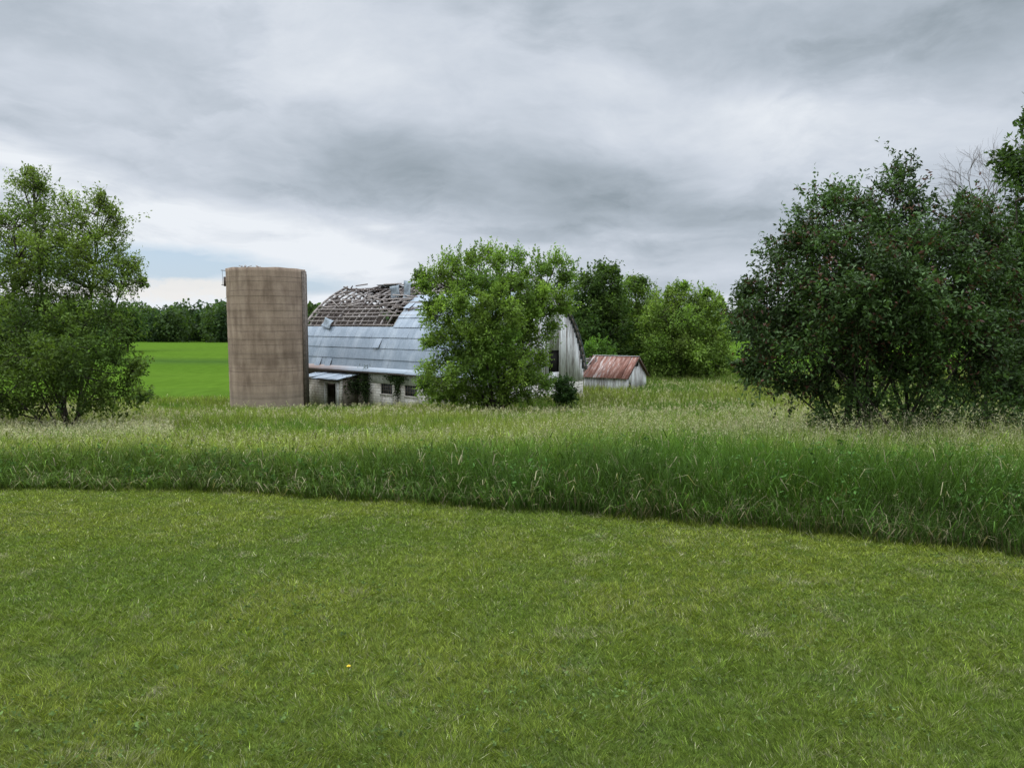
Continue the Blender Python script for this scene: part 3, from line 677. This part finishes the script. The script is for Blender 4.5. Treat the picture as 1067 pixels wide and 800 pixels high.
for k in range(9):
    mb = MB(); x = random.uniform(-.9, .5); y = -math.sqrt(SILO[2]**2-x*x)+.1; mb.beam((x, y, H-.02), (x+random.uniform(-.35,.35), y+random.uniform(0,.2), H+random.uniform(.04, .16)), .05, .04); mb.build('rim_fragment', M['grey_wood'], silo)
mb = MB()
for k in range(10):
    zz = .55+k*.98
    if zz > H-.2: break
    mb.tube([((SILO[2]+.045)*math.cos(2*math.pi*i/60), (SILO[2]+.045)*math.sin(2*math.pi*i/60), zz) for i in range(61)], .006, 4)
mb.build('hoop', M['dark_concrete'], silo)

# ------------------------------------------------------------------ barn
ZG = -6.45
barn = thing('barn', 'long weathered barn with arched metal roof whose upper part has fallen in', 'barn', (NB[0], NB[1], ZG), AB)
ZE = -3.6-ZG; W = 11.2; L = 21.0
cp = [(0,0),(.5,1.8),(1.4,3.5),(2.6,4.8),(4.0,5.85),(5.6,6.6)]
pp = [np.array(p, float) for p in cp]
for _ in range(3):
    q = [pp[0]]
    for a, b in zip(pp[:-1], pp[1:]): q += [a*.75+b*.25, a*.25+b*.75]
    pp = q+[pp[-1]]
pp = np.array(pp); al = np.concatenate([[0], np.cumsum(np.linalg.norm(np.diff(pp, axis=0), axis=1))]); AL = al[-1]
def prof(t, side=0, off=0.):              # arc position t (m from eave) -> local y, z; off = outward offset
    u = np.interp(t, al, pp[:, 0]); h = np.interp(t, al, pp[:, 1]); e = .05
    du = np.interp(t+e, al, pp[:, 0])-np.interp(t-e, al, pp[:, 0]); dh = np.interp(t+e, al, pp[:, 1])-np.interp(t-e, al, pp[:, 1]); l_ = math.hypot(du, dh)+1e-9
    u = u-dh/l_*off; h = h+du/l_*off
    if t < 0: u += t*.35; h += t*.9
    return (u if side == 0 else W-u), ZE+h
# rafters
for side in (0, 1):
    for i in range(26):
        x = -.15-i*(L-.3)/25; mb = MB(); t1 = AL
        if side == 0 and -19.5 < x < -10 and random.random() < .2: t1 = AL*random.uniform(.72, .95)
        if side == 1 and random.random() < .12: t1 = AL*random.uniform(.75, .95)
        ts = np.linspace(0, t1, 12); pv = None; dx = 0
        for t in ts:
            y, z = prof(t, side, -.09); dx2 = dx+(random.uniform(-.03, .03) if t > 4.4 else 0)
            z -= .28*max(0, (t-4.5)/(AL-4.5))*math.exp(-((x+15)/5)**2)*1.0
            p = (x+dx2, y, z); dx = dx2
            if pv is not None: mb.beam(pv, p, .05, .14, (1,0,0) if False else (0,0,1))
            pv = p
        mb.build('rafter', M['dark_wood'] if side else M['grey_wood'], barn)
# metal rows
rowh = .84
def rows(side, cond, name, m):
    mb = MB(); sw = .68
    nr = int(AL/rowh)
    for j in range(nr+1):
        t0 = j*rowh-.0; t1 = min((j+1)*rowh+.06, AL)
        k = 0; x = .32
        while x > -L-.2:
            x2 = max(x-sw, -L-.25)
            if cond(j, (x+x2)/2):
                V = []; lift = random.uniform(0, .02); bad = random.random() < .012
                for q in range(5):
                    t = t0+(t1-t0)*q/4; off = .06+.035*(1-q/4)+lift*(1-q/4)+(.12*(1-q/4) if bad else 0)
                    y, z = prof(max(t, 0), side, off); V += [(x, y, z), (x2, y, z)]
                mb.add(V, [(2*q, 2*q+1, 2*q+3, 2*q+2) for q in range(4)])
            x = x2
    return mb.build(name, m, barn)
def fcond(j, x):
    if j <= 3: return True if x > -19.9 or j < 4 else False
    if j == 4: return x > -10.1 if False else (x > -19.7 and x > -10.2) or False
    if j <= 7: return x > -9.9+.15*(j-5)
    return x > -6 and random.random() < .6
def bcond(j, x):
    if j <= 5: return not (j > 3 and x < -19)
    if j <= 8: return x > -19.2
    return x > -19 and random.random() < .6
rf = rows(0, fcond, 'roof', M['galvanised'])
rows(1, bcond, 'roof', M['galvanised'])
mb = MB()                                 # added lining; its dark colour stands for shade under the far slope
for j in range(int((AL-.2)/.3)):
    y0, z0 = prof(j*.3+.02, 1, -.0); y1, z1 = prof(j*.3+.29, 1, -.0); xa = -.3; xb = -L+(.9+.5*random.random() if j*.3 > 4 else .3)
    mb.add([(xa, y0, z0), (xb, y0, z0), (xb, y1, z1), (xa, y1, z1)], [(0,1,2,3)])
mb.build('dark_lining', M['dark_wood'], barn)
# roof boards that fill rows under the metal at the edge of the hole (j==4 part) and the battens
nb = 0
for side in (0, 1):
    t = .2; 
    while t < AL-.05:
        x = .25
        while x > -L:
            ln_ = random.uniform(3.5, 6.5); x2 = max(x-ln_, -L-random.uniform(0, .3))
            covered = side == 0 and (fcond(min(int(t/rowh), 7), (x+x2)/2) and fcond(min(int(t/rowh), 7), x2+.2))
            vis = side == 0 and t > 3.2 and not covered
            visb = side == 1 and (t > 5.2)
            gap = random.random() < (.1 if t < 6 else .22)
            if (vis or visb) and not gap and nb < 98:
                y, z = prof(t, side, .03); y2, z2 = y, z
                def sag(xx): return -.28*max(0, (t-4.5)/(AL-4.5))*math.exp(-((xx+15)/5)**2)
                j1 = random.uniform(-.07, .07); j2 = random.uniform(-.09, .09)
                mb = MB(); mb.beam((x+.05, y, z+sag(x)+j1), (x2-.05, y2, z2+sag(x2)+j2), .032, random.uniform(.09, .14) if t < 6 else .1, (0, 0, 1)); mb.build('batten', M['grey_wood'], barn); nb += 1
            x = x2
        t += .42
# fallen and crossed boards on the open part
for k in range(46):
    t = random.uniform(4.6, AL); x = random.uniform(-20.6, -8.2) if k < 38 else random.uniform(-8, -.5); 
    if k >= 38: t = random.uniform(6.6, AL)
    y, z = prof(t, 0, random.uniform(.05, .14)); d = random.uniform(.8, 2.6); sl = random.gauss(0, .28)
    y2, z2 = prof(np.clip(t+d*math.sin(sl), 3.9, AL), 0, random.uniform(.04, .16)); mb = MB()
    mb.beam((x, y, z), (x+d*math.cos(sl), y2, z2+random.uniform(0, .05)), .03, .1, (0,0,1)); mb.build('broken_board', M['grey_wood'], barn)
for k, (x, dx) in enumerate([(-20.6, .5), (-20.2, -.6), (-15, 1.1)]):
    mb = MB(); mb.beam((x, W/2-.3, ZE+6.25), (x+dx*1.4, W/2-.5-.3*random.random(), ZE+6.6+random.uniform(-.1, .1)), .05, .1); mb.build('broken_board', M['dark_wood'], barn)
# end frame on the left: the arch ribs that still stand (doubled)
for k, off in enumerate((0, .5, 1.05)):
    mb = MB(); pv = None
    for t in np.linspace(3.2, AL, 9):
        y, z = prof(t, 0, .02); p = (-L-.25-off*.35, y, z-off*.16)
        if pv is not None: mb.beam(pv, p, .1, .14)
        pv = p
    mb.build('rafter', M['grey_wood'], barn)
# eave flare
mb = MB()
x = .35
while x > -L-.2:
    x2 = max(x-2.4, -L-.3); jz = random.uniform(-.02, .02)
    y0, z0 = prof(.22, 0, .12); mb.add([(x, y0, z0), (x2, y0, z0), (x2, -.42, ZE-.02+jz), (x, -.42, ZE-.02+jz), (x, -.42, ZE-.06+jz), (x2, -.42, ZE-.06+jz)], [(0,1,2,3), (3,2,5,4)]); x = x2+.01
mb.build('eave', M['eave_metal'], barn)
mb = MB(); mb.box((-L, -.4, ZE-.16), (.2, -.36, ZE-.08)); mb.build('fascia', M['dark_wood'], barn)
# front wall: split around windows
wins = [(-3.5, -2.2), (-7.35, -6.05), (-10.0, -8.7)]; zw0, zw1 = ZG*0+(-5.22-ZG), (-4.45-ZG)
def wall_with_holes(mb, xa, xb, z0, z1, holes, y0=0, y1=.25):
    x = xa
    for h0, h1 in sorted(holes):
        mb.box((x, y0, z0), (h0, y1, z1)); mb.box((h0, y0, z0), (h1, y1, zw0)); mb.box((h0, y0, zw1), (h1, y1, z1)); x = h1
    mb.box((x, y0, z0), (xb, y1, z1))
mb = MB(); wall_with_holes(mb, -11.4, 0, 0, 1.98, wins); mb.build('front_wall', M['block'], barn)
mb = MB(); wall_with_holes(mb, -L, -11.402, 0, 2.2, [], .01, .25); mb.build('stained_wall', M['stained_wall'], barn)
mb = MB(); x = 0.0
while x > -11.3:
    mb.box((x-.19, -.04, 1.982), (x-.005, -.01, ZE+.1)); x -= .195
mb.build('board_band', M['pale_paint'], barn)
mb = MB(); mb.box((-L, .002, 2.202), (-11.3, .2, ZE)); mb.build('upper_wall', M['dark_wood'], barn)
for (h0, h1) in wins:
    mb = MB(); mb.box((h0, .1, zw0), (h1, .16, zw1)); wn = mb.build('window', M['glass_block'], barn)
    mb = MB()
    nx_ = 5
    for i in range(nx_+1):
        x = h0+.02+(h1-h0-.04)*i/nx_; mb.box((x-.014, .05, zw0), (x+.014, .098, zw1))
    for i in range(4):
        z = zw0+.02+(zw1-zw0-.04)*i/3; mb.box((h0+.015, .06, z-.014), (h1-.015, .096, z+.014))
    fr = mb.build('frame', M['dark_concrete'], wn)
    mb = MB(); mb.box((h0-.05, -.06, zw0-.09), (h1+.05, .04, zw0-.004)); mb.build('sill', M['block'], wn)
# ends: right gable boards, left end wall, back wall
def arch_h(y):                            # roof height at local y
    u = min(y, W-y); return ZE+np.interp(u, pp[:, 0], pp[:, 1])
zf = -4.35-ZG
mb = MB(); mb.box((-.25, .252, 0), (-.0, W, zf)); mb.build('foundation', M['block'], barn)
door = (7.0, 8.3, zf+.75, zf+2.3)
def gable(xp, name, skip=()):
    mb = MB(); y = .0; bw = .2
    while y < W-.02:
        y2 = min(y+bw-random.uniform(.006, .018), W); zt = min(arch_h(y+.02), arch_h(y2-.02))-.03
        zlo = (zf+.002 if xp == 0 else .6)-random.uniform(0, .04)*(xp == 0); xx = xp+random.uniform(-.008, .012)
        segs = [(zlo, zt)]
        if xp == 0 and door[0] < y+.1 < door[1]: segs = [(zlo, door[2]), (door[3], zt)]
        if xp == 0 and 4.4 < y < 6.6: segs = [(zlo, min(zt, ZE+3.9)), (ZE+5.1, zt)]
        if xp != 0: segs = [(zlo, min(zt, ZE+5.6+random.uniform(-.7, .3)))]
        for a, b in segs:
            if b-a > .05: mb.box((xx, y, a), (xx+.025, y2, b))
        y += bw
    return mb.build(name, M['weathered_boards' if xp == 0 else 'dark_wood'], barn)
gable(0, 'gable_wall'); gable(-L, 'end_wall')  # end wall coloured dark to imitate the unlit barn inside
mb = MB(); mb.box((-.12, door[0]-.1, door[2]-.1), (-.1, door[1]+.1, door[3]+.1)); mb.build('opening_shade', M['interior_shade'], barn); mb = MB(); mb.box((-.12, 4.2, ZE+3.8), (-.1, 6.8, ZE+5.2)); mb.build('opening_shade', M['interior_shade'], barn)  # black panels behind the gable holes, shade put into their colour
mb = MB(); mb.box((-L, W-.25, 0), (-.26, W-.002, ZE)); mb.build('back_wall', M['block'], barn)
mb = MB()                                 # broken verge boards on the gable
pv = None
for t in np.linspace(0, AL, 16):
    y, z = prof(t, 1, .02); p = (.2, y, z)
    if pv is not None: mb.beam(pv, p, .03, .16)
    pv = p
pv = None
for t in np.linspace(0, AL, 16):
    y, z = prof(t, 0, .02); p = (.2, y, z)
    if pv is not None: mb.beam(pv, p, .03, .16)
    pv = p
for t in np.arange(.3, AL, .42):
    y, z = prof(t, 1, .02); mb.beam((-.3, y, z), (.2+random.uniform(.02, .14), y, z), .04, .08)
mb.build('verge', M['grey_wood'], barn)
mb = MB(); mb.box((-L+.1, .5, .3), (-.3, W-.5, .35)); mb.build('loft_floor', M['dark_wood'], barn)
# loose sheets: each a thing lying on the roof
def bent(name, label, x, t, w, hgt, off, twist, fold, stand=None):
    y, z = prof(t, 0, off); c, s = math.cos(AB), math.sin(AB)
    root_loc = (NB[0]+x*c-y*s, NB[1]+x*s+y*c, ZG+z)
    V = []; n_ = 6; e = .05; y2, z2 = prof(t+.3, 0, 0); y1, z1 = prof(t-.3, 0, 0); d = np.array([0, y2-y1, z2-z1]); d = d if stand is None else np.array(stand); d /= np.linalg.norm(d); nn = np.array([0, -d[2], d[1]])
    for i in range(n_+1):
        for j in range(n_+1):
            a = i/n_-.5; b_ = j/n_-.5; p = np.array([1,0,0])*a*w*math.cos(twist)+d*(b_*hgt+a*w*math.sin(twist))
            p = p+nn*(fold*abs(a)**1.2*2+fold*.8*math.sin(b_*5+a*3)*.5+.03*random.random()+fold*.6); V.append(p)
    q = [(i*(n_+1)+j, (i+1)*(n_+1)+j, (i+1)*(n_+1)+j+1, i*(n_+1)+j+1) for i in range(n_) for j in range(n_)]
    o = mesh_np(name, np.array(V), [np.array(q)], M['old_sheet'], None, None, False); o.location = root_loc; o.rotation_euler = (0,0,AB)
    sd = o.modifiers.new('thick', 'SOLIDIFY'); sd.thickness = .012
    return tag(o, label, 'metal sheet', 'loose sheets on the barn roof')
bent('loose_roof_sheet', 'crumpled grey sheet lying on the metal roof near the silo', -18.0, 3.6, 1.3, .8, .08, -.22, .13)
bent('loose_roof_sheet', 'small bent metal sheet caught on the bare battens below the ridge', -12.7, 7.2, 1.1, 1.0, .14, .12, .1, (-.25, .1, 1))
bent('loose_roof_sheet', 'tall bluish sheet standing up at the ridge beside the tree', -11.0, 7.0, .85, 1.7, .2, -.1, .12, (-.1, .2, 1))
# ridge cap piece pointing up
mb = MB(); mb.add([(-.7,0,0),(.7,0,0),(.1,.1,.75),(.75,.7,.1),(-.6,.6,.05)], [], [(0,1,2),(1,3,2),(3,4,2),(4,0,2)])
y, z = prof(AL-.5, 0, .05); rp = mb.build('ridge_ventilator', M['lead'], barn); rp.location = (-10.3, y-.1, z+.25)

# ------------------------------------------------------------------ milk house
zm = ZG+.1
mh = thing('milk_house', 'low whitewashed block lean-to with open doorway between silo and barn', 'outbuilding', (NB[0], NB[1], zm), AB)
d0, d1 = -17.3, -12.65; dr = (-14.5, -13.2); FD = -1.6; hh = -4.25-zm; zd = -4.55-zm
mb = MB(); mb.box((d0, FD, 0), (dr[0], FD+.2, hh)); mb.box((dr[1], FD, 0), (d1, FD+.2, hh)); mb.box((dr[0], FD, zd), (dr[1], FD+.2, hh))
mb.box((d0, FD+.202, 0), (d0+.2, -.02, hh)); mb.build('wall', M['block'], mh); mb = MB(); mb.box((d1-.2, FD+.202, 0), (d1, -.02, hh)); mb.build('side_wall', M['stained_wall'], mh)
mb = MB()
for i in range(6):
    xa = d0-.25+i*(d1-d0+.5)/6; xb = xa+(d1-d0+.5)/6-.01; j1 = random.uniform(-.06, .07); j2 = random.uniform(-.03, .03)
    V = []
    for k_, (y, z) in enumerate(((FD-.4, hh+.02+j1), (FD+.2, hh+.12+j2), (FD+.9, hh+.22), (-.05, hh+.34))): V += [(xa, y, z+.02*(i % 2)), (xb, y, z+j1*.3+.02*(i % 2))]
    mb.add(V, [(0,1,3,2),(2,3,5,4),(4,5,7,6)])
r = mb.build('roof', M['galvanised'], mh); sd = r.modifiers.new('t', 'SOLIDIFY'); sd.thickness = .03
mb = MB(); mb.box((d0-.2, FD-.3, hh-.12), (d1+.15, FD-.24, hh-.01)); mb.build('fascia', M['dark_wood'], mh)
mb = MB(); mb.box((dr[1]+.02, FD-.06, 0), (dr[1]+.36, FD-.002, hh-.02)); mb.box((dr[0]-.1, FD-.05, zd), (dr[1]+.02, FD-.002, zd+.1)); mb.box((dr[0]-.1, FD-.05, 0), (dr[0], FD-.002, zd)); mb.build('door_frame', M['pale_paint'], mh)
mb = MB(); mb.box((dr[0]-.3, -.6, 0), (dr[1]+.3, -.55, hh)); mb.build('doorway_shade', M['interior_shade'], mh)  # added black panel painting the shade behind the doorway
# ivy on the barn wall
def ivy(label, spots, seedc, side=()):
    P = []
    for (x, z, rx, rz, n_) in spots:
        a = R.normal(size=(n_, 3)); P.append(np.stack([x+a[:, 0]*rx*.5, -.12-np.abs(a[:, 1])*.12, z+a[:, 2]*rz*.5], -1))
    for (x, y, z, ry, rz, n_) in side:
        a = R.normal(size=(n_, 3)); P.append(np.stack([x+np.abs(a[:, 1])*.12, np.minimum(y+a[:, 0]*ry*.5, -.1), z+a[:, 2]*rz*.5], -1))
    P = np.concatenate(P); x0 = spots[0][0]; P[:, 0] -= x0; c, s = math.cos(AB), math.sin(AB); P[:, 2] = np.maximum(P[:, 2], .05)
    t = thing('climbing_ivy', label, 'ivy', (NB[0]+x0*c, NB[1]+x0*s, ZG), AB, 'ivy on the barn wall')
    cc = np.array(seedc)*R.uniform(.6, 1.4, (len(P), 1)); leaves('leaves', P, R.uniform(.09, .17, len(P)), M['leaf'], cc, t, .75, 0, .4)
    mb = MB()
    for (x, z, rx, rz, n_) in spots: mb.tube(curve((x-x0, -.1, 0), (x-x0+random.uniform(-.2,.2), -.1, z+rz*.4), 0, 6, .03), np.linspace(.03, .012, 6), 5)
    mb.build('stem', M['bark'], t, True)
ivy('dark ivy covering the stained wall beside the low lean-to', [(-11.7, 1.9, .7, 1.0, 700), (-11.5, 1.2, .35, 1.4, 300)], (.035,.055,.02), [(-12.6, -.5, 1.7, .9, .7, 500)])
ivy('clump of ivy hanging between the two barred windows', [(-8.0, 2.45, 1.0, .3, 520), (-7.95, 1.7, .35, .8, 300)], (.035,.06,.02))

# ------------------------------------------------------------------ shed
zs = float(ground(9, 61))-.25
shed = thing('shed', 'small white board shed with rust-red metal roof right of the barn', 'shed', (SB[0], SB[1], zs), AS)
SL, SW = 3.72, 4.1; se = -4.42-zs; sr = -2.9-zs
mb = MB(); x = 0.
while x > -SL+.05: mb.box((x-.23, 0, 0), (x-.008, .025, se)); x -= .235
x = 0.
while x > -SL+.05: mb.box((x-.23, SW-.025, 0), (x-.008, SW, se)); x -= .235
mb.build('side_wall', M['weathered_boards'], shed)
def shed_gable(xp):
    mb = MB(); y = 0.03
    while y < SW-.05:
        y2 = min(y+.21, SW-.03); zt = se+(sr-se)*(1-abs((y+y2)/2-SW/2)/(SW/2))-.06; xx = xp+random.uniform(-.004, .004)
        if 1.75 < y < 2.3 and xp == 0: mb.box((xx-.025, y, 0), (xx, y2, se+.75)); mb.box((xx-.025, y, se+1.15), (xx, y2, max(se+1.17, zt)))
        elif .25 < y < .8 and xp == 0: mb.box((xx-.025, y, .95), (xx, y2, zt))
        else: mb.box((xx-.025, y, 0), (xx, y2, zt))
        y += .216
    mb.build('gable_wall', M['weathered_boards'], shed)
shed_gable(0); shed_gable(-SL+.03)
mb = MB(); mb.box((-SL+.1, .06, .02), (-.1, SW-.06, se-.1)); mb.box((-.08, 1.5, se+.5), (-.06, 2.6, se+1.25)); mb.build('shade_fill', M['interior_shade'], shed)  # black fill and panel; the shed's inside shade put into colour
for side in (0, 1):
    mb = MB(); x = .22; i = 0
    while x > -SL-.15:
        x2 = max(x-.62, -SL-.2); jj = random.uniform(0, .012)+.008*(i % 2); yo = (-.22, SW/2) if side == 0 else (SW+.22, SW/2)
        ze = se-.22*(sr-se)/(SW/2)+.05
        mb.add([(x, yo[0], ze+jj), (x2-.01, yo[0], ze+jj), (x2-.01, yo[1], sr+.05+jj), (x, yo[1], sr+.05+jj)], [(0,1,2,3)]); x = x2; i += 1
    r = mb.build('roof', M['rusty_metal'], shed); sd = r.modifiers.new('t', 'SOLIDIFY'); sd.thickness = .02
mb = MB(); mb.box((-SL-.2, SW/2-.09, sr+.075), (.22, SW/2+.09, sr+.1)); mb.build('ridge_cap', M['pale_paint'], shed)
mb = MB()
for sg in (0, 1):
    mb.beam((.2, SW/2, sr-.02), (.2, -.2 if sg == 0 else SW+.2, se-.17), .03, .1)
mb.build('barge_board', M['dark_wood'], shed)
# collapsed lean-to between barn and shed
dbx = at(614, 398, 62); dz = float(ground(dbx[0], 62))
db = thing('collapsed_shed', 'collapsed heap of grey boards between the barn gable and the shed', 'ruin', (dbx[0], 62.0, dz))
def P_(px, py, Y): return at(px, py, Y)-np.array([dbx[0], 62., dz])
for k in range(6):
    mb = MB(); yy = 373+k*3.6; mb.beam(P_(607, yy+random.uniform(-1,1), 62.6), P_(622-k*.8, yy+random.uniform(-1.5,1.5), 63.6), .05, .12); mb.build('board', M['grey_wood'], db)
for px in (608, 615, 621):
    mb = MB(); mb.beam(P_(px, 372, 63), P_(px-1, 410, 62.8), .1, .1); mb.build('post', M['dark_wood'], db)
mb = MB(); mb.beam(P_(606, 388, 62.3), P_(620, 371, 63.2), .12, .05); mb.build('board', M['grey_wood'], db)
mb = MB(); V = [P_(614, 371, 63.8), P_(626, 370.5, 64), P_(628, 377, 66), P_(613, 378, 66)]; mb.add(V, [(0,1,2,3)]); mb.build('roof_panel', M['grey_wood'], db)

# ------------------------------------------------------------------ camera, sun, sky
cam = bpy.data.cameras.new('camera'); co = bpy.data.objects.new('camera', cam); C.objects.link(co)
cam.sensor_width = 36; cam.lens = F/1067*36; cam.clip_end = 8000; co.location = (0, 0, 0); co.rotation_euler = (rad(90)-PITCH, 0, 0); S.camera = co
SE, SA = rad(52), rad(-50)               # sun elevation / azimuth from +Y toward -X
sun = bpy.data.lights.new('sun', 'SUN'); so = bpy.data.objects.new('sun', sun); C.objects.link(so)
sun.energy = 1.5; sun.angle = rad(18); sun.color = (1, .96, .9)
dv = Vector((math.sin(SA)*math.cos(SE), math.cos(SA)*math.cos(SE), math.sin(SE)))
so.rotation_euler = dv.to_track_quat('Z', 'Y').to_euler(); so.location = dv*50

w = bpy.data.worlds.new('World'); S.world = w; w.use_nodes = True; nt = w.node_tree; nt.nodes.clear()
out = N(nt, 'ShaderNodeOutputWorld'); bg = N(nt, 'ShaderNodeBackground')
tc = N(nt, 'ShaderNodeTexCoord').outputs['Generated']; s = sepxyz(nt, tc)
sky = N(nt, 'ShaderNodeTexSky', sky_type='NISHITA', sun_disc=False); sky.sun_elevation = SE; sky.sun_rotation = SA
el = mth(nt, 'ARCSINE', s[2]); az = mth(nt, 'ARCTAN2', s[0], s[1])
def PX(px): return math.atan((px-533.5)/F)
def PY(py): return math.atan((335-py)/F)
# cloud layer seen in perspective
dz_ = mth(nt, 'MAXIMUM', mth(nt, 'ADD', s[2], .16), .06)
cb = N(nt, 'ShaderNodeCombineXYZ'); nt.links.new(mth(nt, 'DIVIDE', s[0], dz_), cb.inputs[0]); nt.links.new(mth(nt, 'DIVIDE', s[1], dz_), cb.inputs[1]); cb.inputs[2].default_value = 3.7
q = cb.outputs[0]
wv = N(nt, 'ShaderNodeTexNoise'); wv.inputs['Scale'].default_value = 4; wv.inputs['Detail'].default_value = 3; nt.links.new(tc, wv.inputs['Vector'])
wa = N(nt, 'ShaderNodeVectorMath', operation='MULTIPLY_ADD'); nt.links.new(wv.outputs['Color'], wa.inputs[0]); wa.inputs[1].default_value = (.16,.16,.10); nt.links.new(tc, wa.inputs[2]); tw = wa.outputs[0]
wq = N(nt, 'ShaderNodeVectorMath', operation='MULTIPLY_ADD'); nt.links.new(wv.outputs['Color'], wq.inputs[0]); wq.inputs[1].default_value = (.9,.9,.3); nt.links.new(q, wq.inputs[2]); qw = wq.outputs[0]
n1 = noise(nt, qw, .55, 7, .5, (1, 1, 1)); n2 = noise(nt, qw, 1.5, 8, .58, (.8, 1, 1)); n3 = noise(nt, tw, 3.2, 9, .6, (1, 1, 2.4))
def blob(px, py, sx, sy, tilt=0):
    a = mth(nt, 'SUBTRACT', az, PX(px)); b_ = mth(nt, 'SUBTRACT', el, PY(py))
    b_ = mth(nt, 'MULTIPLY_ADD', a, tilt, b_)
    e = mth(nt, 'ADD', mth(nt, 'POWER', mth(nt, 'DIVIDE', a, sx/F), 2), mth(nt, 'POWER', mth(nt, 'DIVIDE', b_, sy/F), 2))
    return mth(nt, 'POWER', 2.71828, mth(nt, 'MULTIPLY', e, -1))
v = mth(nt, 'ADD', mth(nt, 'MULTIPLY', n1, .38), mth(nt, 'ADD', mth(nt, 'MULTIPLY', n2, .22), mth(nt, 'MULTIPLY', n3, .45)))  # mean ~.53
v = mth(nt, 'ADD', v, .055)
for (px, py, sx, sy, tl, amt) in [(430, 180, 250, 48, .14, -.12), (720, 220, 240, 45, .10, -.10), (40, 70, 120, 30, .1, -.06), (900, 60, 200, 40, -.1, -.05), (620, 200, 90, 22, .0, -.03),
                                  (720, 115, 170, 40, .22, .12), (1010, 55, 110, 30, 0, -.06), (100, 120, 170, 40, .1, .05), (395, 240, 18, 4, 0, .12), (380, 275, 200, 22, 0, .08), (1000, 150, 130, 50, 0, .06), (640, 285, 260, 18, 0, .08), (60, 200, 120, 40, 0, .06), (950, 20, 200, 20, 0, -.03)]:
    v = mth(nt, 'MULTIPLY_ADD', blob(px, py, sx, sy, tl), amt, v)
Lm = mth(nt, 'MAXIMUM', mth(nt, 'MULTIPLY_ADD', mth(nt, 'ADD', az, .042), -.22, .085), .030)
eln = mth(nt, 'MULTIPLY_ADD', mth(nt, 'SUBTRACT', n3, .5), .11, el)
lm = mth(nt, 'DIVIDE', mth(nt, 'SUBTRACT', Lm, eln), .035, clamp=True)
lm = mth(nt, 'MULTIPLY', lm, mth(nt, 'MULTIPLY_ADD', az, -.9, .55, clamp=True))
n6 = noise(nt, tw, 7, 7, .6, (1, 1, 6))
v = mth(nt, 'ADD', v, mth(nt, 'MULTIPLY', lm, mth(nt, 'MULTIPLY_ADD', n6, .55, -.06)))
n7 = noise(nt, qw, .75, 9, .55, (.7, 1, 1)); n8 = noise(nt, tw, 2.1, 9, .6, (1, 1, 2.6))
e7 = ramp(nt, n7, [(.46, gray(0)), (.53, gray(1)), (.8, gray(.55))]); e8 = ramp(nt, n8, [(.47, gray(0)), (.52, gray(1)), (.75, gray(.5))])
v = mth(nt, 'ADD', mth(nt, 'MULTIPLY_ADD', e7, .045, -.05), mth(nt, 'MULTIPLY_ADD', e8, .05, v))
cc = ramp(nt, v, [(.2, (.20,.25,.29)), (.38, (.305,.36,.41)), (.5, (.45,.51,.58)), (.62, (.61,.665,.745)), (.8, (.84,.88,.93))])
# boosted toward the unseen zenith to light the scene, beyond a real overcast
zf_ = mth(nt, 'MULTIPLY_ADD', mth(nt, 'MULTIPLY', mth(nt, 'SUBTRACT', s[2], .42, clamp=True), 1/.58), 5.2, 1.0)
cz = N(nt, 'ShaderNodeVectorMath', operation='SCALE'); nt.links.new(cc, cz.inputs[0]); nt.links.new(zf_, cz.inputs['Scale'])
# blue gaps low on the left
n4 = noise(nt, tc, 7, 6, .6, (1, 1, 4.5))
gap = mth(nt, 'ADD', mth(nt, 'MULTIPLY', blob(90, 283, 230, 27, 0), .9), mth(nt, 'MULTIPLY', blob(330, 300, 60, 10), .5))
gap = ramp(nt, mth(nt, 'MULTIPLY', gap, mth(nt, 'ADD', n4, .25)), [(.28, gray(0)), (.52, gray(1))])
skc = N(nt, 'ShaderNodeVectorMath', operation='SCALE'); nt.links.new(sky.outputs[0], skc.inputs[0]); skc.inputs['Scale'].default_value = .1
blue = mixc(nt, .7, skc.outputs[0], (.42,.59,.80))
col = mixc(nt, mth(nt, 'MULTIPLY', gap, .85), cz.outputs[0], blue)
# cream cumulus tops low on the left
n5 = noise(nt, tw, 26, 7, .6, (1, 1, 1.8))
cu = mth(nt, 'MULTIPLY', mth(nt, 'ADD', blob(190, 306, 80, 13, -.03), mth(nt, 'MULTIPLY', blob(30, 306, 60, 9), .8)), mth(nt, 'MULTIPLY_ADD', n5, 2.6, -.45))
cu = ramp(nt, cu, [(.36, gray(0)), (.7, gray(1))])
col = mixc(nt, mth(nt, 'MULTIPLY', cu, .85), col, (.86,.845,.82))
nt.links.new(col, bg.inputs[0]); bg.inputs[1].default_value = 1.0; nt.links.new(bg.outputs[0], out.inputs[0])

S.view_settings.view_transform = 'Standard'; S.view_settings.look = 'None'; S.view_settings.exposure = 0
S.render.resolution_x = 1024; S.render.resolution_y = 767
